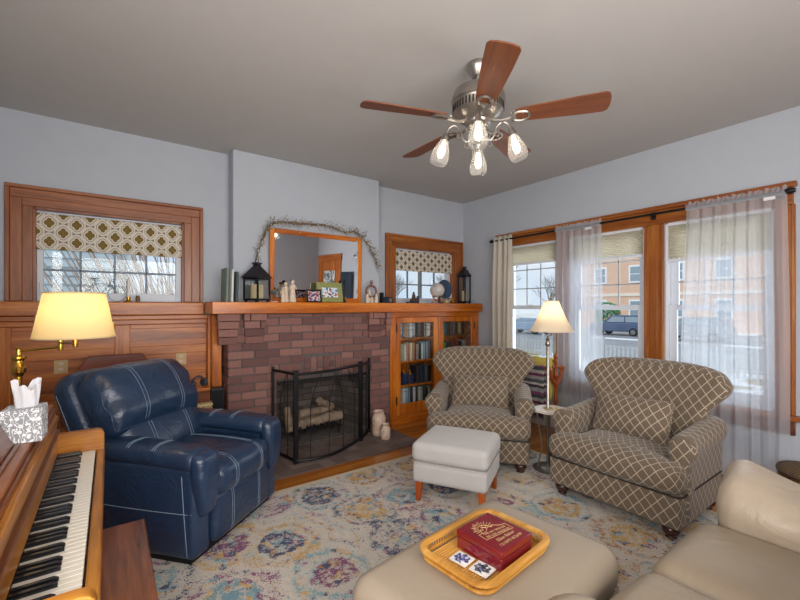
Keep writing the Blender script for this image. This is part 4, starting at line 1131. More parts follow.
am = M().tube([p0, p1], .007, 8).tube([p1 + V((0, 0, .022)), p2], .007, 8)
for p in (p1, p2): am.lathe([(0, -.022), (.012, -.022), (.014, 0), (.012, .045), (0, .045)], tuple(p), 12)
am.build('swing_arm', brass, fl)
c = p2
n = 96
def pleat(r, z): return [(c.x + (r + (.0022 if i % 2 else -.0022)) * math.cos(2 * PI * i / n), c.y + (r + (.0022 if i % 2 else -.0022)) * math.sin(2 * PI * i / n), z) for i in range(n)]
sh = M().loft([pleat(.180 - .046 * k / 6, 1.295 + .24 * k / 6) for k in range(7)], False).build('lamp_shade', shade_y, fl, ang=80)
for r_, z in ((.180, 1.296), (.134, 1.535)): M().tube([(c.x + r_ * math.cos(a), c.y + r_ * math.sin(a), z) for a in [2 * PI * i / 48 for i in range(48)]], .0045, 6, True).build('trim_band', cloth('shade_band_%d' % (z * 100), L('f0dcae'), 1, .3), sh)
M().ball((c.x, c.y, 1.40), .03, 12, (1, 1, 1.3)).build('bulb', bulb_m, fl)
M().lathe([(0, 0), (.014, 0), (.014, .09), (0, .09)], (c.x, c.y, 1.27), 10).tube([(c.x - .135, c.y, 1.525), (c.x + .135, c.y, 1.525)], .002, 5).build('socket', brass, fl)
spot('swing_arm_lamp_light', (c.x, c.y, 1.43), 1.5, (1, .78, .42), fl, .05)

tl = thing('tray_table_lamp', 'nickel floor lamp with ivory bell shade and octagonal marble tray between the two diamond chairs', 'floor lamp', (3.19, 2.14, FZ))
gl_ = plain('brushed_nickel', L('9a958c'), .3, metal=.9)
M().lathe([(0, 0), (.125, 0), (.13, .012), (.11, .022), (.03, .035), (0, .035)], n=26).build('base', gl_, tl)
M().lathe([(0, .035), (.013, .035), (.013, .50), (.02, .51), (.02, .53), (.013, .54), (.013, 1.10), (.022, 1.11), (.024, 1.13), (.014, 1.15), (.02, 1.17), (0, 1.18)], n=14).build('pole', gl_, tl)
for k in range(3):
    a = k * 2 * PI / 3 + .4; M().tube([(.09 * math.cos(a), .09 * math.sin(a), .02), (.05 * math.cos(a), .05 * math.sin(a), .2), (.10 * math.cos(a), .10 * math.sin(a), .515)], .006, 6).build('tray_strut', gl_, tl)
oc = [(.02 + .158 * math.cos(R(22.5 + 45 * i)), -.02 + .158 * math.sin(R(22.5 + 45 * i))) for i in range(8)]
ty = M().prism(oc, 'z', .518, .540).build('tray', plain('cream_marble', L('ddd2c6'), .25, var=.1, vs=18), tl, bevel=.004)
M().prism([(.02 + .075 * math.cos(R(22.5 + 45 * i)), -.02 + .075 * math.sin(R(22.5 + 45 * i))) for i in range(8)], 'z', .540, .542).build('inlay', voro('gilt_inlay', [(0, L('b99a5a')), (.4, L('cfc0a0')), (.7, L('8f7a4e'))], 60), ty)
scx, scy = .025, -.02
M().tube([(0, 0, 1.165), (-.02, -.01, 1.19), (scx, scy, 1.20), (scx, scy, 1.30)], .008, 7).lathe([(0, 0), (.016, 0), (.016, .06), (0, .06)], (scx, scy, 1.25), 10).build('arm', gl_, tl)
prof = [(.195, 1.235), (.168, 1.275), (.140, 1.325), (.112, 1.385), (.086, 1.445), (.064, 1.505)]
def scal(r, z, n=48): return [(scx + r * (1 - .05 * abs(math.sin(4 * a)) ** .7) * math.cos(a), scy + r * (1 - .05 * abs(math.sin(4 * a)) ** .7) * math.sin(a), z) for a in [2 * PI * i / n for i in range(n)]]
sh = M().loft([scal(r, z) for r, z in prof], False).build('lamp_shade', shade_w, tl, ang=60)
for r_, z in ((.195, 1.236), (.064, 1.505)): M().tube(scal(r_, z), .004, 5, True).build('trim_band', cream_cer, sh)
M().tube([(scx, scy, 1.30), (scx, scy, 1.515)], .003, 6).lathe([(0, 1.51), (.012, 1.515), (.006, 1.53), (.014, 1.545), (.007, 1.565), (0, 1.575)], (scx, scy, 0), 10).build('finial', gl_, tl)
M().ball((scx, scy, 1.35), .026, 12, (1, 1, 1.3)).build('bulb', bulb_m, tl)
spot('tray_table_lamp_light', (scx, scy, 1.39), .65, (1, .85, .62), tl, .04)

# ---------------------------------------------------------------- the two diamond armchairs
def armchair(loc, rz, label):
    t = thing('armchair', label, 'armchair', loc, rz)
    h = (.445, .375, .100)
    M().rb(rbf(h, .02, None, (0, -.08, .185)), h, .02, 8).build('base', diamond, t, uv='wrap')
    wl = [(x, y, .289) for x, y in rrect(.452, .375, .04, 5, (0, -.08))]
    M().tube(wl, .006, 6, True).build('piping', plain('dark_welt', L('2e2620'), .8), t)
    h = (.458, .355, .083)
    def dt(q):
        k = 1 - .31 * sm(-.225, -.155, q.y)
        g = (1 - abs(q.x / .458) ** 2.5) * (1 - abs(q.y / .355) ** 3)
        return (q.x * k, q.y - .02 * (1 - (q.x / .458) ** 2) * sm(0, -.35, q.y), q.z + .035 * g * (q.z / .083))
    m = M(); ax = rbf(h, .06, dt, (0, -.12, .378)); m.rb(ax, h, .06, 18); m.build('seat_cushion', diamond, t, uv='wrap')
    for s_ in (-1, 1):
        sec = [(.325, .285), (.455, .285), (.458, .40), (.455, .50)]
        cx, cz, r_ = .405, .555, .083
        sec = [(.335, .105), (.447, .105), (.452, .3), (.455, .48)] + [(cx + r_ * math.cos(R(a)), cz + r_ * math.sin(R(a))) for a in range(-25, 206, 21)] + [(.332, .50), (.332, .3)]
        gx = sum(p[0] for p in sec) / len(sec); gz = .36
        rings = []
        for y, k in ((-.352, .72), (-.345, .88), (-.330, .965), (-.305, 1), (-.21, 1), (-.12, 1), (-.03, 1), (.06, 1), (.15, 1), (.23, 1), (.28, 1), (.29, .9)):
            lift = .03 * sm(-.30, .32, y)
            rings.append([(s_ * (gx + (x - gx) * k + .012 * sm(-.2, -.35, y)), y - (.012 if False else 0), gz + (z - gz) * (1 - (1 - k) * .45) + lift * sm(.3, .6, z)) for x, z in sec])
        m = M().loft(rings); n = len(sec); al = [0]
        for i in range(n): al.append(al[-1] + math.hypot(sec[(i + 1) % n][0] - sec[i][0], sec[(i + 1) % n][1] - sec[i][1]))
        for k in range(3, len(rings) - 1):
            for i in range(n):
                m.luv[k * n + i] = {k * n + i: (rings[k][0][1], al[i]), k * n + (i + 1) % n: (rings[k][0][1], al[i + 1]), (k + 1) * n + (i + 1) % n: (rings[k + 1][0][1], al[i + 1]), (k + 1) * n + i: (rings[k + 1][0][1], al[i])}
        m.build('arm', diamond, t, uv='wrap', ang=55)
    h = (.5, .085, .365)
    def db(q):
        tz = (q.z + .365) / .73
        w_ = .345 + .055 * sm(.25, .55, tz) + .128 * sm(.5, .92, tz)
        u = q.x / .5
        x = u * w_
        z = q.z - .075 * abs(u) ** 5 * sm(.55, 1, tz) + .012 * (1 - u * u) * sm(.6, 1, tz)
        y = q.y - .11 * u * u * (.35 + .65 * tz) + .18 * tz - (.025 * (1 - u * u) * math.sin(PI * tz) if q.y < 0 else 0)
        return (x, y, z)
    M().rb(rbf(h, .078, db, (0, .165, .652)), h, .078, 18).build('back', diamond, t, uv='box', ang=60)
    for x in (-.375, .375):
        for y in (-.385, .24): M().lathe([(0, 0), (.026, 0), (.034, .008), (.026, .018), (.045, .034), (.052, .055), (.045, .075), (.03, .086), (0, .086)], (x, y, 0), 16).build('foot', darkw, t)
    return t
def pillow(loc, rz, label):
    t = thing('lumbar_pillow', label, 'cushion', loc, rz)
    h = (.275, .08, .16)
    def dp(q):
        u, v_ = q.x / .275, q.z / .16
        k = (1 - abs(u) ** 3) * (1 - abs(v_) ** 3)
        return (q.x * (1 - .05 * (1 - abs(v_) ** 2)), q.y * (.30 + .85 * k), q.z * (1 - .07 * (1 - u * u)))
    rt = Mx.Rotation(R(-20), 3, 'X')
    f = rbf(h, .03, dp, (0, 0, .155), rt)
    M().rb(f, h, .03, 14).build('cover', diamond, t, uv='wrap', ang=60)
    pts = [f((u, 0, v_)) for u, v_ in [(-1 + 2 * i / 12, 1) for i in range(13)] + [(1, 1 - 2 * i / 10) for i in range(1, 11)] + [(1 - 2 * i / 12, -1) for i in range(1, 13)] + [(-1, -1 + 2 * i / 10) for i in range(1, 10)]]
    M().tube(pts, .006, 6, True).build('welt', diamond, t, uv='box')
armchair((3.25, 1.42, FZ), R(-90), 'taupe diamond patterned armchair nearer the camera, beside the beige sofa')
pillow((3.215, 1.44, .472), R(-90), 'taupe diamond lumbar cushion on the chair beside the beige sofa')
armchair((2.997, 2.771, FZ), R(-51.5), 'taupe diamond patterned armchair in the corner before the bookcase')
pillow((2.997 - .035 * .78, 2.771 - .035 * .62, .472), R(-51.5), 'taupe diamond lumbar cushion on the chair before the bookcase')

# ---------------------------------------------------------------- ottomans
wo = thing('upholstered_ottoman', 'off-white square ottoman on tapered orange wood legs', 'ottoman', (2.19, 2.262, FZ), R(-60))
h = (.280, .255, .075); M().rb(rbf(h, .03, None, (0, 0, .222)), h, .03, 6).build('body', offwhite, wo)
h = (.288, .263, .072); M().rb(rbf(h, .045, puff(h, .02, 0, 0), (0, 0, .372)), h, .045, 10).build('cushion', offwhite, wo)
M().tube([(x, y, .300) for x, y in rrect(.281, .256, .03, 4)], .004, 6, True).build('piping', offwhite, wo)
for x in (-.235, .235):
    for y in (-.21, .21): M().loft([[(x * 1.03 + a * .017, y * 1.03 + b * .017, 0) for a, b in ((-1, -1), (1, -1), (1, 1), (-1, 1))], [(x + a * .026, y + b * .026, .15) for a, b in ((-1, -1), (1, -1), (1, 1), (-1, 1))]]).build('leg', redw['z'], wo, bevel=.006)

bo = thing('leather_ottoman', 'large beige leather ottoman in the foreground carrying the rattan tray', 'ottoman', (1.226, 1.072, FZ), R(8))
h = (.465, .32, .115); M().rb(rbf(h, .03, None, (0, 0, .165)), h, .03, 8).build('base', beige_o, bo)
h = (.475, .33, .095); f = rbf(h, .075, puff(h, .008, 0, 0, 4), (0, 0, .362)); o = M().rb(f, h, .075, 14).build('top_cushion', beige_o, bo)
M().tube([(x, y, .284) for x, y in rrect(.468, .323, .04, 5)], .006, 6, True).build('piping', beige_o, bo)
m = M()
m.tube([f((-1 + 2 * i / 20, -.42 + .05 * math.sin(i / 20 * PI), 1)) for i in range(21)], .0012, 4); m.build('seam', beige_o, o)
for x in (-.40, .40):
    for y in (-.26, .26): M().lathe([(0, 0), (.025, 0), (.03, .05), (0, .05)], (x, y, 0), 12).build('foot', darkw, bo)

tz = .4735
ty = thing('rattan_tray', 'honey rattan serving tray with rounded corners on the beige ottoman', 'tray', (1.223, 1.102, tz), R(6))
W2, D2 = .226, .162
M().prism(rrect(W2 - .02, D2 - .02, .05), 'z', .001, .006).build('bottom', plain('tray_base', L('b08a4c'), .7), ty)
m = M()
for i in range(24):
    y = -D2 + .03 + (2 * D2 - .06) * i / 23; m.tube([(-W2 + .025, y, .007), (W2 - .025, y, .007)], .0045, 5)
m.build('woven_slats', rattan, ty)
m = M(); st_ = rrect(W2 - .012, D2 - .012, .05, 7)
k = 0
pts = [V((x, y, 0)) for x, y in st_]; pts.append(pts[0])
tot = sum((pts[i + 1] - pts[i]).length for i in range(len(pts) - 1)); stp = tot / 96; acc = 0; nxt = 0
for i in range(len(pts) - 1):
    seg = pts[i + 1] - pts[i]
    while nxt <= acc + seg.length:
        p = pts[i] + seg * ((nxt - acc) / max(seg.length, 1e-6)); m.tube([(p.x, p.y, .004), (p.x * 1.015, p.y * 1.02, .040)], .0026, 5); nxt += stp
    acc += seg.length
m.build('spindles', rattan, ty)
M().tube([(x, y, .010) for x, y in rrect(W2 - .006, D2 - .006, .055, 7)], .008, 8, True).build('lower_rim', rattan, ty)
rim = rrect(W2, D2, .06, 7)
sec = [(-.015, -.004), (-.013, .004), (0, .007), (.013, .004), (.015, -.004), (0, -.007)]
rings = []
n = len(rim)
for i in range(n):
    a, b = V(rim[(i - 1) % n]), V(rim[(i + 1) % n]); tdir = (b - a).normalized(); nr = V((tdir.y, -tdir.x))
    rings.append([(rim[i][0] + nr.x * o_, rim[i][1] + nr.y * o_, .043 + z_) for o_, z_ in sec])
rings.append(rings[0]); M().loft(rings, False).build('top_rim', rattan, ty)

kb = thing('keepsake_box', 'glossy dark red wooden box with gilt sunburst lettering in the rattan tray', 'box', (1.25, 1.083, tz + .0125), R(5))
redl = plain('red_lacquer', L('76121c'), .16, var=.12, vs=12, coat=.6)
M().box(-.101, .101, -.107, .107, 0, .048).build('body', redl, kb, bevel=.003)
M().box(-.103, .103, -.109, .109, .0495, .075).build('lid', redl, kb, bevel=.004)
gold = plain('gilt_engraving', L('cdb07c'), .4, metal=.3)
def text(s, size, loc, par, mat, rz=0, name='lettering', rx=0, al='CENTER', xs=1):
    cu = bpy.data.curves.new('t', 'FONT'); cu.body = s; cu.size = size; cu.align_x = al; cu.extrude = .0003
    ob = bpy.data.objects.new('t', cu); C.objects.link(ob)
    bpy.context.view_layer.update()
    me = bpy.data.meshes.new_from_object(ob.evaluated_get(bpy.context.evaluated_depsgraph_get()))
    bpy.data.objects.remove(ob); me.materials.clear(); me.materials.append(mat)
    o = bpy.data.objects.new(name, me); C.objects.link(o); o.parent = par; o.location = loc; o.rotation_euler = (rx, 0, rz); o.scale = (xs, 1, 1)
    return o
# writing reads from the side facing the window end of the sofa
q0 = R(0)
text('OF LOS ANGELES', .0165, (.002, -.024, .0756), kb, gold, R(-8))
text('THE SKY BRIDGES', .0150, (.005, -.004, .0756), kb, gold, R(-8))
text('Ellen Baker', .0235, (.006, -.058, .0756), kb, gold, R(-2))
text('12/10/97-8/26/09', .0195, (.002, -.084, .0756), kb, gold, R(-2))
m = M()
for a in range(0, 181, 15):
    r0, r1 = (.036, .056) if (a // 15) % 2 else (.036, .050)
    x0, y0 = -.016 + r0 * math.cos(R(a)), .032 + r0 * math.sin(R(a)); x1, y1 = -.016 + r1 * math.cos(R(a)), .032 + r1 * math.sin(R(a))
    m.tube([(x0, y0, .0755), (x1, y1, .0755)], .0014, 5)
m.tube(arc((-.018, .030, .0755), .030, 0, 180, 14), .0014, 5)
m.tube([(-.052, .018, .0755), (-.038, .040, .0755), (-.03, .030, .0755), (-.018, .052, .0755), (-.008, .034, .0755), (.004, .046, .0755), (.018, .022, .0755)], .0015, 5)
m.tube([(-.070, .020, .0755), (-.074, -.020, .0755), (.076, -.038, .0755), (.080, .004, .0755), (.05, .012, .0755), (.03, .030, .0755), (.0, .034, .0755), (-.03, .016, .0755), (-.070, .020, .0755)], .0012, 5)
m.build('sunburst_emblem', gold, kb)
pat = [voro('blue_flower_tile', [(0, L('5d5f96')), (.3, L('2e2c4a')), (.55, L('9aa0cc')), (.72, L('3b3566')), (.86, L('e8e6ea'))], 130), voro('dark_flower_tile', [(0, L('3c3a50')), (.3, L('7f86a2')), (.5, L('26242e')), (.72, L('55604e')), (.86, L('e6e4e0'))], 130)]
for (x, y, lb), pm in zip(((1.100, 1.112, 'blue floral picture tile lying in the tray, farther from the camera'), (1.118, 1.024, 'dark floral picture tile lying in the tray near its front corner')), pat):
    t = thing('picture_tile', lb, 'tile', (x, y, tz + .0125), R(10))
    M().box(-.035, .035, -.038, .038, 0, .006).build('tile', whitec, t, bevel=.002)
    M().prism([(.028 * (1 + .12 * math.cos(7 * a)) * math.cos(a), .030 * (1 + .12 * math.cos(7 * a)) * math.sin(a)) for a in [2 * PI * i / 42 for i in range(42)]], 'z', .006, .0066).build('picture', pm, t, smooth=False)

# ---------------------------------------------------------------- sofa
so = thing('leather_sofa', 'beige leather sofa with puffy arms at the lower right corner', 'sofa', (1.66, .2, FZ))
def sb(name, h, c, r, pf=(0, 0, 0), n=10, dfm=None):
    f = rbf(h, r, dfm or puff(h, pf[2], pf[0], pf[1]), (c[0] - 1.66, c[1] - .2, c[2])); return f, M().rb(f, h, r, n).build(name, beige_l, so)
sb('base', (.74, .42, .11), (1.66, .20, .17), .03)
for x in (1.375, 1.945): sb('seat_cushion', (.282, .385, .115), (x, .305, .375), .075, (.0, .015, .018), 14)
sb('side_panel', (.155, .47, .22), (2.43, .18, .26), .04); sb('side_panel', (.155, .47, .22), (.89, .18, .26), .04)
def darm(q):
    u, v_, w_ = q.x / .215, q.y / .49, q.z / .125
    return (q.x * (1 + .04 * math.sin(5 * q.y)), q.y + .02 * math.sin(9 * q.x) * sm(.3, .49, q.y), q.z + (.0 + .035 * sm(.15, .45, q.y)) * (.5 + .5 * w_) * (1 - .3 * u * u) + .035 * sm(.22, .46, q.y) * sm(-.9, .7, u) * sm(-.4, .8, w_) - .02 * u * u + .006 * math.sin(24 * q.x + 9 * q.y) * sm(.25, .49, q.y))
f, o = sb('arm_pad', (.215, .49, .125), (2.44, .185, .515), .105, n=16, dfm=darm)
o.data.materials[0] = leather('beige_arm_leather', L('b8a894'), .38, .5, .9, 4)
sb('arm_pad', (.20, .49, .15), (.89, .185, .565), .14, n=10)
for x in (1.375, 1.945): sb('back_cushion', (.285, .13, .26), (x, -.10, .70), .11, (.02, .03, .02), 10)
sb('back', (.74, .09, .36), (1.66, -.26, .45), .06)
for x in (.9, 2.4):
    for y in (-.25, .55): M().lathe([(0, 0), (.03, 0), (.035, .06), (0, .06)], (x - 1.66, y - .2, 0), 12).build('foot', darkw, so)

wb = thing('wicker_basket', 'oval mottled brown wicker basket by the wall beyond the sofa arm', 'basket', (3.93, .60, 0), R(20))
rings = []
for r_, z in ((.14, 0), (.15, .02), (.165, .15), (.175, .30), (.168, .30), (.158, .15), (.14, .03)): rings.append([(r_ * 1.25 * math.cos(a), r_ * .85 * math.sin(a), z) for a in [2 * PI * i / 36 for i in range(36)]])
M().loft(rings).build('body', wick_dark, wb)
M().tube([(.172 * 1.25 * math.cos(a), .172 * .85 * math.sin(a), .305) for a in [2 * PI * i / 36 for i in range(36)]], .013, 8, True).build('rim', plain('dark_braid', L('4a3320'), .6, bs=.5), wb)
rings = [[(r_ * 1.25 * math.cos(a), r_ * .85 * math.sin(a), z) for a in [2 * PI * i / 36 for i in range(36)]] for r_, z in ((.165, .308), (.15, .322), (.08, .334), (.001, .336))]
M().loft(rings).build('lid', wick_dark, wb)

# ---------------------------------------------------------------- quilt rack and blankets
qr = thing('quilt_rack', 'orange wood quilt rack with ball finials before the street window', 'rack', (4.0, 2.92, 0))
for y in (-.335, .335):
    M().lathe([(0, .02), (.018, .02), (.018, .40), (.024, .42), (.018, .44), (.018, .68), (.026, .70), (.018, .72), (.016, .84), (.024, .855), (.012, .87), (.012, .88), (.022, .90), (.024, .915), (.014, .935), (.007, .94), (.012, .948), (.008, .957), (0, .96)], (0, y, 0), 12).build('post', redw['z'], qr)
    m = M()
    for s_ in (-1, 1): m.tube(spline([(0, y, .60), (s_ * .05, y, .64), (s_ * .09, y, .70), (s_ * .115, y, .76)], 5), [.026] * 6 + [.022] * 6 + [.02] * 4, 8); m.ball((s_ * .118, y, .775), .030, 10)
    m.tube([(-.06, y, .80), (.06, y, .80)], .010, 7)
    m.build('scroll_arm', redw['x'], qr)
    M().prism([(-.15, 0), (-.10, 0), (-.08, .02), (.08, .02), (.10, 0), (.15, 0), (.13, .035), (.03, .07), (-.03, .07), (-.13, .035)], 'y', y - .016, y + .016).build('foot', redw['x'], qr, bevel=.004)
for x, z in ((-.115, .775), (.115, .775), (0, .86)): M().tube([(x, -.335, z), (x, .335, z)], .010, 8).build('rail', redw['y'], qr)
def drape_over(name, label, x, z, y0, y1, zf, zb, mat, gap):
    m = M(); rows = []
    prof = [(x - gap, zf + (z - zf) * i / 8) for i in range(9)] + [(x + gap * math.cos(R(a)), z + gap * math.sin(R(a))) for a in (150, 120, 90, 60, 30)] + [(x + gap, z - (z - zb) * i / 8) for i in range(9)]
    ny = 24
    for (px_, pz_) in prof:
        dn = (z - pz_)
        rows.append([(px_ + .012 * math.sin(i * 1.1 + dn * 3) * min(1, max(dn, 0) * 4) * (1 if px_ > x else -1), y0 + (y1 - y0) * i / ny, pz_ + .006 * math.sin(i * .9)) for i in range(ny + 1)])
    o = m.loft(rows, False, False).build(name, mat); s_ = o.modifiers.new('thick', 'SOLIDIFY'); s_.thickness = .008; s_.offset = 0
    return tag(o, label, 'blanket')
drape_over('yellow_quilt', 'yellow quilt hanging over the top rail of the quilt rack', 4.0, .866, 2.615, 3.22, .42, .45, yellow_q, .02)
drape_over('striped_blanket', 'grey and maroon striped woven blanket on the front rail of the quilt rack', 3.885, .781, 2.64, 3.22, .22, .32, blanket_m, .022)

# ---------------------------------------------------------------- curtains and rod
RX = XR - .12
rd = thing('curtain_rod', 'long black curtain rod across the head of the three street windows', 'curtain rod', (RX, 2.2, 2.352))
M().tube([(0, .737 - 2.2, 0), (0, 3.70 - 2.2, 0)], .011, 10).build('rod', black_m, rd)
for y in (.737, 3.70): M().lathe([(0, -.03), (.016, -.03), (.024, -.01), (.024, .01), (.016, .03), (0, .03)], n=12, c=(0, 0, 0)).build('finial', black_m, rd).matrix_local = Mx.Translation((0, y - 2.2, 0)) @ Mx.Rotation(R(90), 4, 'X')
for y in (.80, 1.72, 3.50): M().tube([(0, y - 2.2, 0), (.05, y - 2.2, -.004), (.078, y - 2.2, -.01)], .008, 6).box(.070, .080, y - 2.22, y - 2.18, -.04, .03).build('bracket', black_m, rd)
def curtain(name, label, y0, y1, zt, zb, folds, amp, mat, x=RX, header=True, yb0=None, yb1=None, seed=1, thick=0, ruffle=0):
    t = thing(name, label, 'curtain', (x, (y0 + y1) / 2, 0)); yc = (y0 + y1) / 2
    r = random.Random(seed); n = 16 * folds; ph = [r.uniform(0, 6.28) for _ in range(4)]
    yb0 = y0 if yb0 is None else yb0; yb1 = y1 if yb1 is None else yb1
    zs = [zt - .0 - (zt - zb) * (k / 30) for k in range(31)]
    rows = []
    for k, z in enumerate(zs):
        u = k / 30; rows.append([])
        for i in range(n + 1):
            s_ = i / n; e = min(1, u * 2.2)
            yy = (y0 + (y1 - y0) * s_) * (1 - e) + (yb0 + (yb1 - yb0) * s_) * e
            a = amp * (.35 + .65 * min(1, u * 3))
            xx = a * math.sin(2 * PI * folds * s_ + ph[0] + .6 * math.sin(3 * u + ph[1])) + .4 * a * math.sin(2 * PI * folds * 1.73 * s_ + ph[2] + u)
            rows[-1].append((xx, yy - yc + .012 * math.sin(4 * u + ph[3]) * math.sin(6 * s_), z))
    o = M().loft(rows, False, False).build('panel', mat, t, ang=80)
    if thick: q = o.modifiers.new('t', 'SOLIDIFY'); q.thickness = thick
    if ruffle:
        rows = []
        for k in range(5):
            u = k / 4
            rows.append([(.018 * math.sin(i * 1.35 + 2 * u), y0 + (y1 - y0) * i / 90 - yc, zt + ruffle * u + (.009 * math.sin(i * .9) + .006 * math.sin(i * 2.3)) * u) for i in range(91)])
        M().loft(rows, False, False).build('ruffle', mat, t, ang=80)
        M().loft([[(.017 * math.cos(a), y0 + .003 - yc + (y1 - y0 - .006) * j / 40 , zt - .006 + .018 * math.sin(a) + .002 * math.sin(j * 2.1)) for a in [2 * PI * i / 12 for i in range(12)]] for j in range(41)], False).build('rod_pocket', mat, t, ang=80)
    return t
curtain('drape_panel', 'cream opaque drape gathered at the corner end of the rod', 3.37, 3.675, 2.405, .04, 4, .028, drape, thick=.003, seed=3)
t = curtain('sheer_curtain', 'narrow white sheer curtain hanging behind the tray lamp', 2.20, 2.735, 2.352, .05, 7, .026, sheer, seed=8, ruffle=.042)
M().box(-.030, -.027, 2.29 - 2.4675, 2.36 - 2.4675, 2.30, 2.325).build('label_tag', white_w, t)
t = curtain('sheer_curtain', 'wide white sheer curtain over the rightmost street window behind the chair', .755, 1.425, 2.352, .05, 8, .024, sheer, yb0=.74, yb1=1.47, seed=4, ruffle=.045)
M().box(-.032, -.029, .815 - 1.09, .885 - 1.09, 2.30, 2.325).build('label_tag', white_w, t)

# ---------------------------------------------------------------- ceiling fan
fx, fy = 1.925, 1.80
fn = thing('ceiling_fan', 'five blade cherry and nickel ceiling fan with four seeded glass lights', 'ceiling fan', (fx, fy, CZ))
def dn(prof): return [(r, z - CZ) for r, z in prof]
M().lathe(dn([(0, 3.024), (.070, 3.024), (.074, 3.01), (.070, 2.995), (.066, 2.985), (.045, 2.945), (.038, 2.938), (0, 2.938)]), n=32).build('canopy', nickel, fn)
M().lathe(dn([(0, 2.94), (.018, 2.94), (.018, 2.86), (0, 2.86)]), n=16).build('downrod', nickel, fn)
M().lathe(dn([(0, 2.905), (.035, 2.90), (.05, 2.885), (.11, 2.872), (.155, 2.845), (.172, 2.80), (.172, 2.775), (.165, 2.768), (.160, 2.760), (.160, 2.708), (.152, 2.70), (.125, 2.675), (.08, 2.66), (0, 2.66)]), n=40).build('motor_housing', nickel, fn)
m = M()
for i in range(44):
    a = 2 * PI * i / 44; m.tube([(.1585 * math.cos(a), .1585 * math.sin(a), 2.756 - CZ), (.1605 * math.cos(a), .1585 * math.sin(a), 2.712 - CZ)], .0055, 5)
m.build('vent_band', plain('dark_pewter_band', L('46423f'), .4, metal=.8), fn)
M().lathe(dn([(0, 2.665), (.075, 2.665), (.085, 2.65), (.080, 2.635), (.066, 2.628), (.068, 2.618), (.05, 2.60), (.045, 2.56), (.05, 2.55), (.04, 2.52), (.018, 2.505), (.012, 2.48), (0, 2.475)]), n=30).build('switch_housing', nickel, fn)
for az in (-127.8, -55, 16.5, 88.5, 160.5):
    T = Mx.Rotation(R(az), 4, 'Z') @ Mx.Translation((0, 0, 2.662 - CZ)) @ Mx.Rotation(R(-13), 4, 'X')
    out = [(.235, -.052), (.30, -.062), (.60, -.080), (.735, -.083), (.757, -.070), (.765, -.040), (.768, 0), (.765, .040), (.757, .070), (.735, .083), (.60, .080), (.30, .062), (.235, .052)]
    b = M().prism(out, 'z', -.004, .004).build('blade', bladew, fn, bevel=.0015); b.matrix_local = T
    m = M()
    m.tube([(.262 + .056 * math.cos(a), .042 * math.sin(a), -.010) for a in [2 * PI * i / 24 for i in range(24)]], .0085, 7, True)
    m.tube(spline([(.21, 0, -.010), (.16, 0, -.022), (.11, 0, -.016), (.075, 0, .0)], 5), .011, 8)
    m.box(.205, .215, -.05, .05, -.012, -.004)
    for x, y in ((.28, .03), (.28, -.03), (.312, 0)): m.lathe([(0, -.016), (.007, -.014), (.007, -.004), (0, -.004)], (x, y, 0), 8)
    m.build('blade_iron', nickel, b)
fil = emis('filament_bulb', (1, .88, .68, 1), 3.2)
for i, az in enumerate((-137, 135, -47, 43)):
    A = Mx.Rotation(R(az), 4, 'Z')
    rr = .205; zt = 2.60 - CZ
    ar = M(A).tube(spline([(.045, 0, 2.545 - CZ), (.075, 0, 2.53 - CZ), (.10, 0, 2.56 - CZ), (.115, 0, 2.61 - CZ), (.15, 0, 2.64 - CZ), (.185, 0, 2.625 - CZ), (.203, 0, 2.585 - CZ)], 5), .0065, 8)
    ar.tube(spline([(.10, 0, 2.56 - CZ), (.125, 0, 2.55 - CZ), (.13, 0, 2.575 - CZ), (.117, 0, 2.575 - CZ)], 4), .005, 6); ar.tube(spline([(.075, 0, 2.53 - CZ), (.085, 0, 2.50 - CZ), (.07, 0, 2.485 - CZ), (.06, 0, 2.50 - CZ)], 4), .005, 6)
    arm = ar.build('light_arm', nickel, fn)
    S = A @ Mx.Translation((.205, 0, 2.585 - CZ)) @ Mx.Rotation(R(-16), 4, 'Y')
    M(S).lathe([(0, .01), (.016, .008), (.020, -.01), (.026, -.016), (.028, -.04), (.022, -.045), (0, -.045)], n=18).build('socket_cup', nickel, arm)
    g = M(S).lathe([(.026, -.036), (.030, -.05), (.044, -.085), (.056, -.125), (.060, -.155), (.054, -.185), (.047, -.198)], n=24, cap=False).build('glass_shade', seeded, arm)
    M(S).lathe([(0, -.045), (.012, -.05), (.014, -.07), (.022, -.10), (.024, -.125), (.015, -.150), (0, -.158)], n=14).build('bulb', fil, arm)
    spot('fan_light', tuple((S @ V((0, 0, -.11)))), .9, (1, .86, .68), fn, .03)
for x, y, z in ((.02, -.02, 2.33), (-.03, .02, 2.40)):
    M().tube([(x, y, 2.52 - CZ), (x, y, z - CZ)], .0015, 5).lathe([(0, 0), (.008, .003), (.011, .014), (.007, .026), (0, .03)], (x, y, z - .03 - CZ), 10).build('pull_chain', nickel, fn)

# ---------------------------------------------------------------- corner by the brickwork
t = thing('tower_speaker', 'slim black tower speaker between the wainscot post and the brick', 'speaker', (.808, 4.05, 0), R(0))
M().box(-.055, .055, -.06, .06, .012, .705).build('cabinet', plain('black_speaker', L('1d1f24'), .5), t, bevel=.004)
M().box(-.049, .049, -.064, -.0605, .03, .69).build('grille', plain('speaker_cloth', L('141519'), .95), t, bevel=.002)
M().box(-.062, .062, -.067, .067, 0, .012).build('plinth', black_m, t, bevel=.003)
t = thing('woven_hamper', 'cream woven hamper standing left of the black speaker', 'basket', (.652, 3.94, 0))
rings = [[(x, y, z) for x, y in rrect(w_, d_, .03, 4)] for w_, d_, z in ((.078, .09, 0), (.086, .105, .3), (.088, .108, .60), (.080, .098, .60), (.07, .09, .1))]
M().loft(rings).build('body', wick_cream, t)
M().tube([(x, y, .60) for x, y in rrect(.085, .105, .03, 4)], .010, 6, True).build('rim', plain('cream_braid', L('d2bd90'), .7, bs=.4), t)
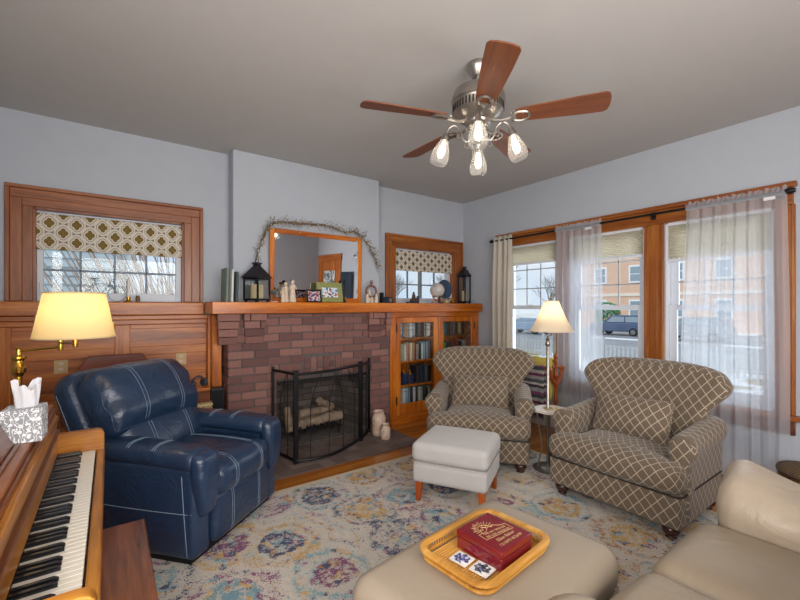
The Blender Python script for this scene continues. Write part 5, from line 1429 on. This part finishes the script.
M().prism(rrect(.083, .103, .03, 4), 'z', .605, .622).build('lid', wick_cream, t)
t = thing('wooden_box', 'small brown wooden box on top of the cream hamper', 'box', (.642, 3.94, .6225), R(6))
M().box(-.072, .072, -.075, .075, 0, .10).build('body', walnut['x'], t, bevel=.003)
M().box(-.075, .075, -.078, .078, .101, .125).build('lid', oak['x'], t, bevel=.004)
t = thing('headphones', 'dark headphones lying on the small wooden box', 'headphones', (.635, 3.93, .7485), R(30))
M().tube(arc((0, 0, .035), .062, 15, 165, 16, 'xz'), .009, 8).build('headband', plain('grey_plastic', L('3b3e46'), .4), t)
for s_ in (-1, 1): M(Mx.Translation((s_ * .06, 0, .036)) @ Mx.Rotation(R(90), 4, 'Y')).lathe([(0, -.018), (.032, -.016), (.035, 0), (.032, .016), (0, .018)], n=18).build('ear_cup', MATS['grey_plastic'], t)
t = thing('tilt_top_table', 'dark red octagonal tilt-top table folded upright behind the recliner', 'table', (.045, 4.19, 0))
oc = [(-.185, 1.055), (.185, 1.055), (.36, .80), (.36, .52), (.185, .27), (-.185, .27), (-.36, .52), (-.36, .80)]
M(Mx.Translation((0, -.035, 0))).prism(oc, 'y', 0, .024).build('table_top', wood('mahogany_x', L('4d2013'), L('6d2f1c'), L('854027'), 'x', rough=.3), t, bevel=.005)
M().lathe([(0, .08), (.03, .08), (.022, .2), (.035, .34), (.02, .5), (.03, .6), (0, .62)], (0, .03, 0), 14).build('pedestal', walnut['z'], t)
for k in range(3):
    a = R(-90 + 120 * k); M().tube([(0, .03, .12), (.12 * math.cos(a), .03 + .05 * math.sin(a), .07), (.22 * math.cos(a), .03 + .085 * math.sin(a), .016)], [.02, .018, .015], 8).build('leg', walnut['x'], t)

# ---------------------------------------------------------------- outside
def outside():
    GZ = -1.0
    m, nt, p = new('snowy_ground'); o = objc(nt)
    f = noise(nt, o, .35, 5, .6); col = ramp(nt, f, [(.40, L('e9edf3')), (.52, L('dfe4ea')), (.56, L('a89c7c')), (.68, L('8f8a66'))])
    setp(nt, p, color=col, rough=.9)
    struct('ground', M().box(XR + .22, 120, -60, 90, GZ - .2, GZ).box(-40, XR + .22, YW + .22, 90, GZ - .2, GZ), m, smooth=False)
    road = M().box(20, 31, -60, 90, GZ, GZ + .02).box(32.5, 44, -60, 34, GZ, GZ + .02)
    struct('street', road, plain('wet_asphalt', L('8b8f96'), .6, var=.12, vs=1.5), smooth=False)
    b = thing('brick_building', 'long peach brick building across the street behind the parked cars', 'building', (48, 5, GZ))
    bm_, nt, p = new('peach_brick')
    br = nd(nt, 'TexBrick', {'Vector': scl(nt, objc(nt), (1, 1, 1)), 'Scale': 1.0, 'Color1': L('d9a588'), 'Color2': L('cf9a7f'), 'Mortar': L('d8b8a2'), 'Brick Width': .5, 'Row Height': .16, 'Mortar Size': .01})
    setp(nt, p, color=br.outputs['Color'], rough=.9)
    M().box(0, 12, -26, 26, 0, 8.3).build('wall', plain('peach_wall', L('dcb9a2'), .9, var=.05, vs=3), b, smooth=False)
    M().box(-.25, 12.2, -26.3, 26.3, 8.3, 8.9).build('cornice', plain('grey_cornice', L('c9ccd2'), .8), b, smooth=False)
    M().box(-.08, 0, -26, 26, 3.7, 4.05).build('belt_course', plain('pale_stone_band', L('e4dcd2'), .8), b, smooth=False)
    wm_ = plain('pale_window_trim', L('e9ebee'), .6); gm_ = plain('dim_window_glass', L('8fa0ae'), .1)
    f0 = M().box(-.10, 0, -.75, .75, 0, 2.0).build('window', wm_, b, smooth=False); g0 = M().box(-.13, -.10, -.55, .55, .2, .95).box(-.13, -.10, -.55, .55, 1.05, 1.8).build('pane', gm_, f0, smooth=False)
    k = 0
    for y in [-24 + 4.0 * i for i in range(13)]:
        for z in (1.3, 5.2):
            if k == 0: f, = (f0,)
            else:
                f = f0.copy(); C.objects.link(f); f.parent = b; g = g0.copy(); C.objects.link(g); g.parent = f
            f.location = (0, y, z); k += 1
    def bare_tree(x, y, h, label, seed):
        r = random.Random(seed); m = M()
        def br_(p, d, l, rad, lev):
            e = p + d * l; mid = p + d * l * .5 + V((r.uniform(-.06, .06), r.uniform(-.06, .06), 0)) * l
            m.tube([p, mid, e], [rad, rad * .8, rad * .6], 5 if lev < 3 else 4)
            if lev >= 5: return
            for _ in range(3 if lev else 4):
                nd_ = (d + V((r.uniform(-.75, .75), r.uniform(-.75, .75), r.uniform(-.1, .5)))).normalized()
                br_(mid.lerp(e, r.uniform(.2, 1)), nd_, l * r.uniform(.6, .8), rad * .55, lev + 1)
        br_(V((0, 0, 0)), V((0, 0, 1)), h * .30, h * .018, 0)
        o = m.build('bare_tree', plain('grey_bark_%d' % seed, L('857c76'), .9)); o.location = (x, y, GZ); tag(o, label, 'tree')
    bare_tree(27, 27.5, 9, 'bare winter tree seen left through the street window beside the cream drape', 1)
    bare_tree(32, 26.0, 10, 'taller bare winter tree behind the white car beyond the left street window', 2)
    bare_tree(39, 26.0, 8, 'bare winter tree nearest the peach building corner', 3)
    bare_tree(3.0, 16.5, 6, 'bare winter tree seen through the right part of the wide left window', 4)
    bare_tree(17, 25.5, 7, 'bare winter tree seen through the window over the bookcase', 6)
    r = random.Random(9); m = M()
    for _ in range(900):
        a, e = r.uniform(0, 6.28), r.uniform(-.4, 1.4); rr = 1.35 * r.uniform(.3, 1) ** .4
        p = V((rr * math.cos(a) * math.cos(e), rr * math.sin(a) * math.cos(e), 1.4 + 1.5 * math.sin(e))); q = r.uniform(.08, .2)
        d1 = V((r.uniform(-1, 1), r.uniform(-1, 1), r.uniform(-1, 1))).normalized() * q; d2 = d1.orthogonal().normalized() * q
        m.add([p - d1, p + d2, p + d1, p - d2], [(0, 1, 2, 3)])
    o = m.build('evergreen_shrub', plain('evergreen_leaf', L('4f8f66'), .8, var=.3, vs=4)); o.location = (44.5, 22.4, GZ); tag(o, 'round green shrub in front of the peach brick building', 'shrub')
    def brush(x, y, w_, h, label, seed, col, nn=520):
        r = random.Random(seed); m = M()
        for _ in range(nn):
            p = V((r.uniform(-w_, w_), r.uniform(-.8, .8), 0)); d = V((r.uniform(-.5, .5), r.uniform(-.3, .3), r.uniform(.6, 1))) * h * r.uniform(.4, 1)
            m.tube([p, p + d * .5 + V((r.uniform(-.1, .1), 0, 0)), p + d], [.014, .010, .006], 4)
        o = m.build('winter_brush', plain('brush_%d' % seed, col, .9, var=.3, vs=3)); o.location = (x, y, GZ); tag(o, label, 'shrub')
    brush(1.35, 7.7, .62, 4.4, 'tangled brown winter brush beside the pale neighbouring house', 21, L('a08f83'), 800)
    brush(15.5, 21.5, 3.0, 2.6, 'brown hedge of bare stems outside the window over the bookcase', 22, L('b3a58c'))
    h_ = thing('neighbour_house', 'pale blue grey clapboard house close outside the wide left window', 'house', (-3.4, 11.6, GZ))
    m = M()
    for i in range(36): m.loft([[(-4, -2.03, i * .16), (3.75, -2.03, i * .16), (3.75, -2.0, i * .16 + .16), (-4, -2.0, i * .16 + .16)], [(-4, -1.9, i * .16), (3.75, -1.9, i * .16), (3.75, -1.9, i * .16 + .16), (-4, -1.9, i * .16 + .16)]])
    m.box(-4, 3.75, -1.9, 4, 0, 5.76).build('siding', plain('pale_siding', L('b3c4cc'), .8, var=.03), h_, smooth=False)
    M().box(3.70, 3.82, -2.06, -1.9, 0, 5.76).build('corner_board', plain('corner_board_white', L('c9d4da'), .7), h_)
    M().prism([(-2.4, 5.76), (4.4, 5.76), (1, 8.4)], 'x', -4.3, 4.1).build('roof', plain('grey_shingle', L('8a8e96'), .9), h_, smooth=False)
    M().box(-.55, .55, -2.07, -1.99, 2.2, 4.1).build('window', wm_, h_)
    h2 = thing('far_house', 'low pale house with a grey roof far beyond the window over the bookcase', 'house', (17.5, 32, GZ))
    M().box(-6, 4, 0, 7, 0, 2.6).build('wall', plain('pale_house_wall', L('c3c9d2'), .9), h2, smooth=False)
    M().prism([(-.6, 2.6), (7.6, 2.6), (3.5, 4.8)], 'x', -6.4, 4.4).build('roof', plain('blue_grey_roof', L('7f8fa6'), .9), h2, smooth=False)
    for x in (-4, -1, 2): M().box(x - .5, x + .5, -.05, 0, 1.0, 2.1).build('window', wm_, h2)
    def car(x, y, rz, label, col, suv=True):
        t = thing('parked_car', label, 'car', (x, y, GZ + .021), rz)
        pm = plain('car_paint_' + label.split()[0], col, .25, coat=.6)
        H = 1.75 if suv else 1.45
        pr = [(-2.3, .35), (2.25, .35), (2.3, .75), (2.2, .98), (1.2, 1.08), (-2.2, 1.1), (-2.32, .8)]
        M().prism(pr, 'y', -.9, .9).build('body', pm, t, bevel=.08, seg=3)
        cab = [(-2.15, 1.08), (1.15, 1.06), (.45, H - .05), (.2, H), (-1.7, H), (-2.0, H - .06)]
        M().prism(cab, 'y', -.78, .78).build('cabin', pm, t, bevel=.06, seg=3)
        for s_ in (-1, 1):
            M().prism([(-1.9, 1.16), (-.75, 1.16), (-.75, H - .14), (-1.72, H - .14)], 'y', s_ * .782, s_ * .79).prism([(-.65, 1.16), (.85, 1.16), (.30, H - .14), (-.65, H - .14)], 'y', s_ * .782, s_ * .79).build('side_glass', gm_, t, smooth=False)
            for xx in (-1.42, 1.42):
                w_ = M(Mx.Translation((xx, s_ * .82, .34)) @ Mx.Rotation(R(90), 4, 'X')).lathe([(0, -.1), (.2, -.1), (.34, -.1), (.34, .1), (.2, .1), (0, .1)], n=20).build('wheel', plain('tyre', L('1c1d20'), .8) if 'tyre' not in MATS else MATS['tyre'], t)
                M(Mx.Translation((xx, s_ * .93, .34)) @ Mx.Rotation(R(90), 4, 'X')).lathe([(0, -.01), (.2, -.01), (.2, .01), (0, .01)], n=16).build('hubcap', lead, w_)
    car(36, 17.0, R(90), 'blue parked suv seen through the middle street window', L('46597a'))
    car(31.5, 23.3, R(90), 'silver blue parked car seen through the left street window', L('8ea6c0'), False)
    car(34, 11.0, R(90), 'grey parked suv behind the wide sheer curtain', L('8a9099'))
    f = thing('picket_fence', 'pale picket fence along the near side of the street', 'fence', (17.5, 9, GZ))
    m = M()
    for i in range(100): m.box(-.012, .012, -9 + i * .18, -9 + i * .18 + .09, .08, .82)
    m.build('pickets', plain('weathered_picket', L('a9aeb3'), .8), f, smooth=False)
    M().box(.012, .05, -9, 9, .2, .28).box(.012, .05, -9, 9, .72, .80).build('rails', MATS['weathered_picket'], f, smooth=False)
    for i in range(7): M().box(-.05, .05, -9.05 + i * 3, -8.95 + i * 3, 0, 1.15).build('post', MATS['weathered_picket'], f, smooth=False)
    u = thing('utility_pole', 'wooden utility pole with wires above the street', 'utility pole', (19.2, 24, GZ))
    M().lathe([(0, 0), (.14, 0), (.10, 9), (0, 9)], n=10).build('pole', plain('pole_wood', L('6e655c'), .9), u)
    M().box(-.06, .06, -1.1, 1.1, 8.2, 8.35).build('crossarm', MATS['pole_wood'], u)
    for k, yy in enumerate((-.9, 0, .9)): M().tube([(0, yy * .3 - i * 4, 7.6 - .8 * k + .0025 * (i - 8) ** 2 * 1.5 - .24) for i in range(17)], .018, 5).build('wire', black_m, u)
outside()
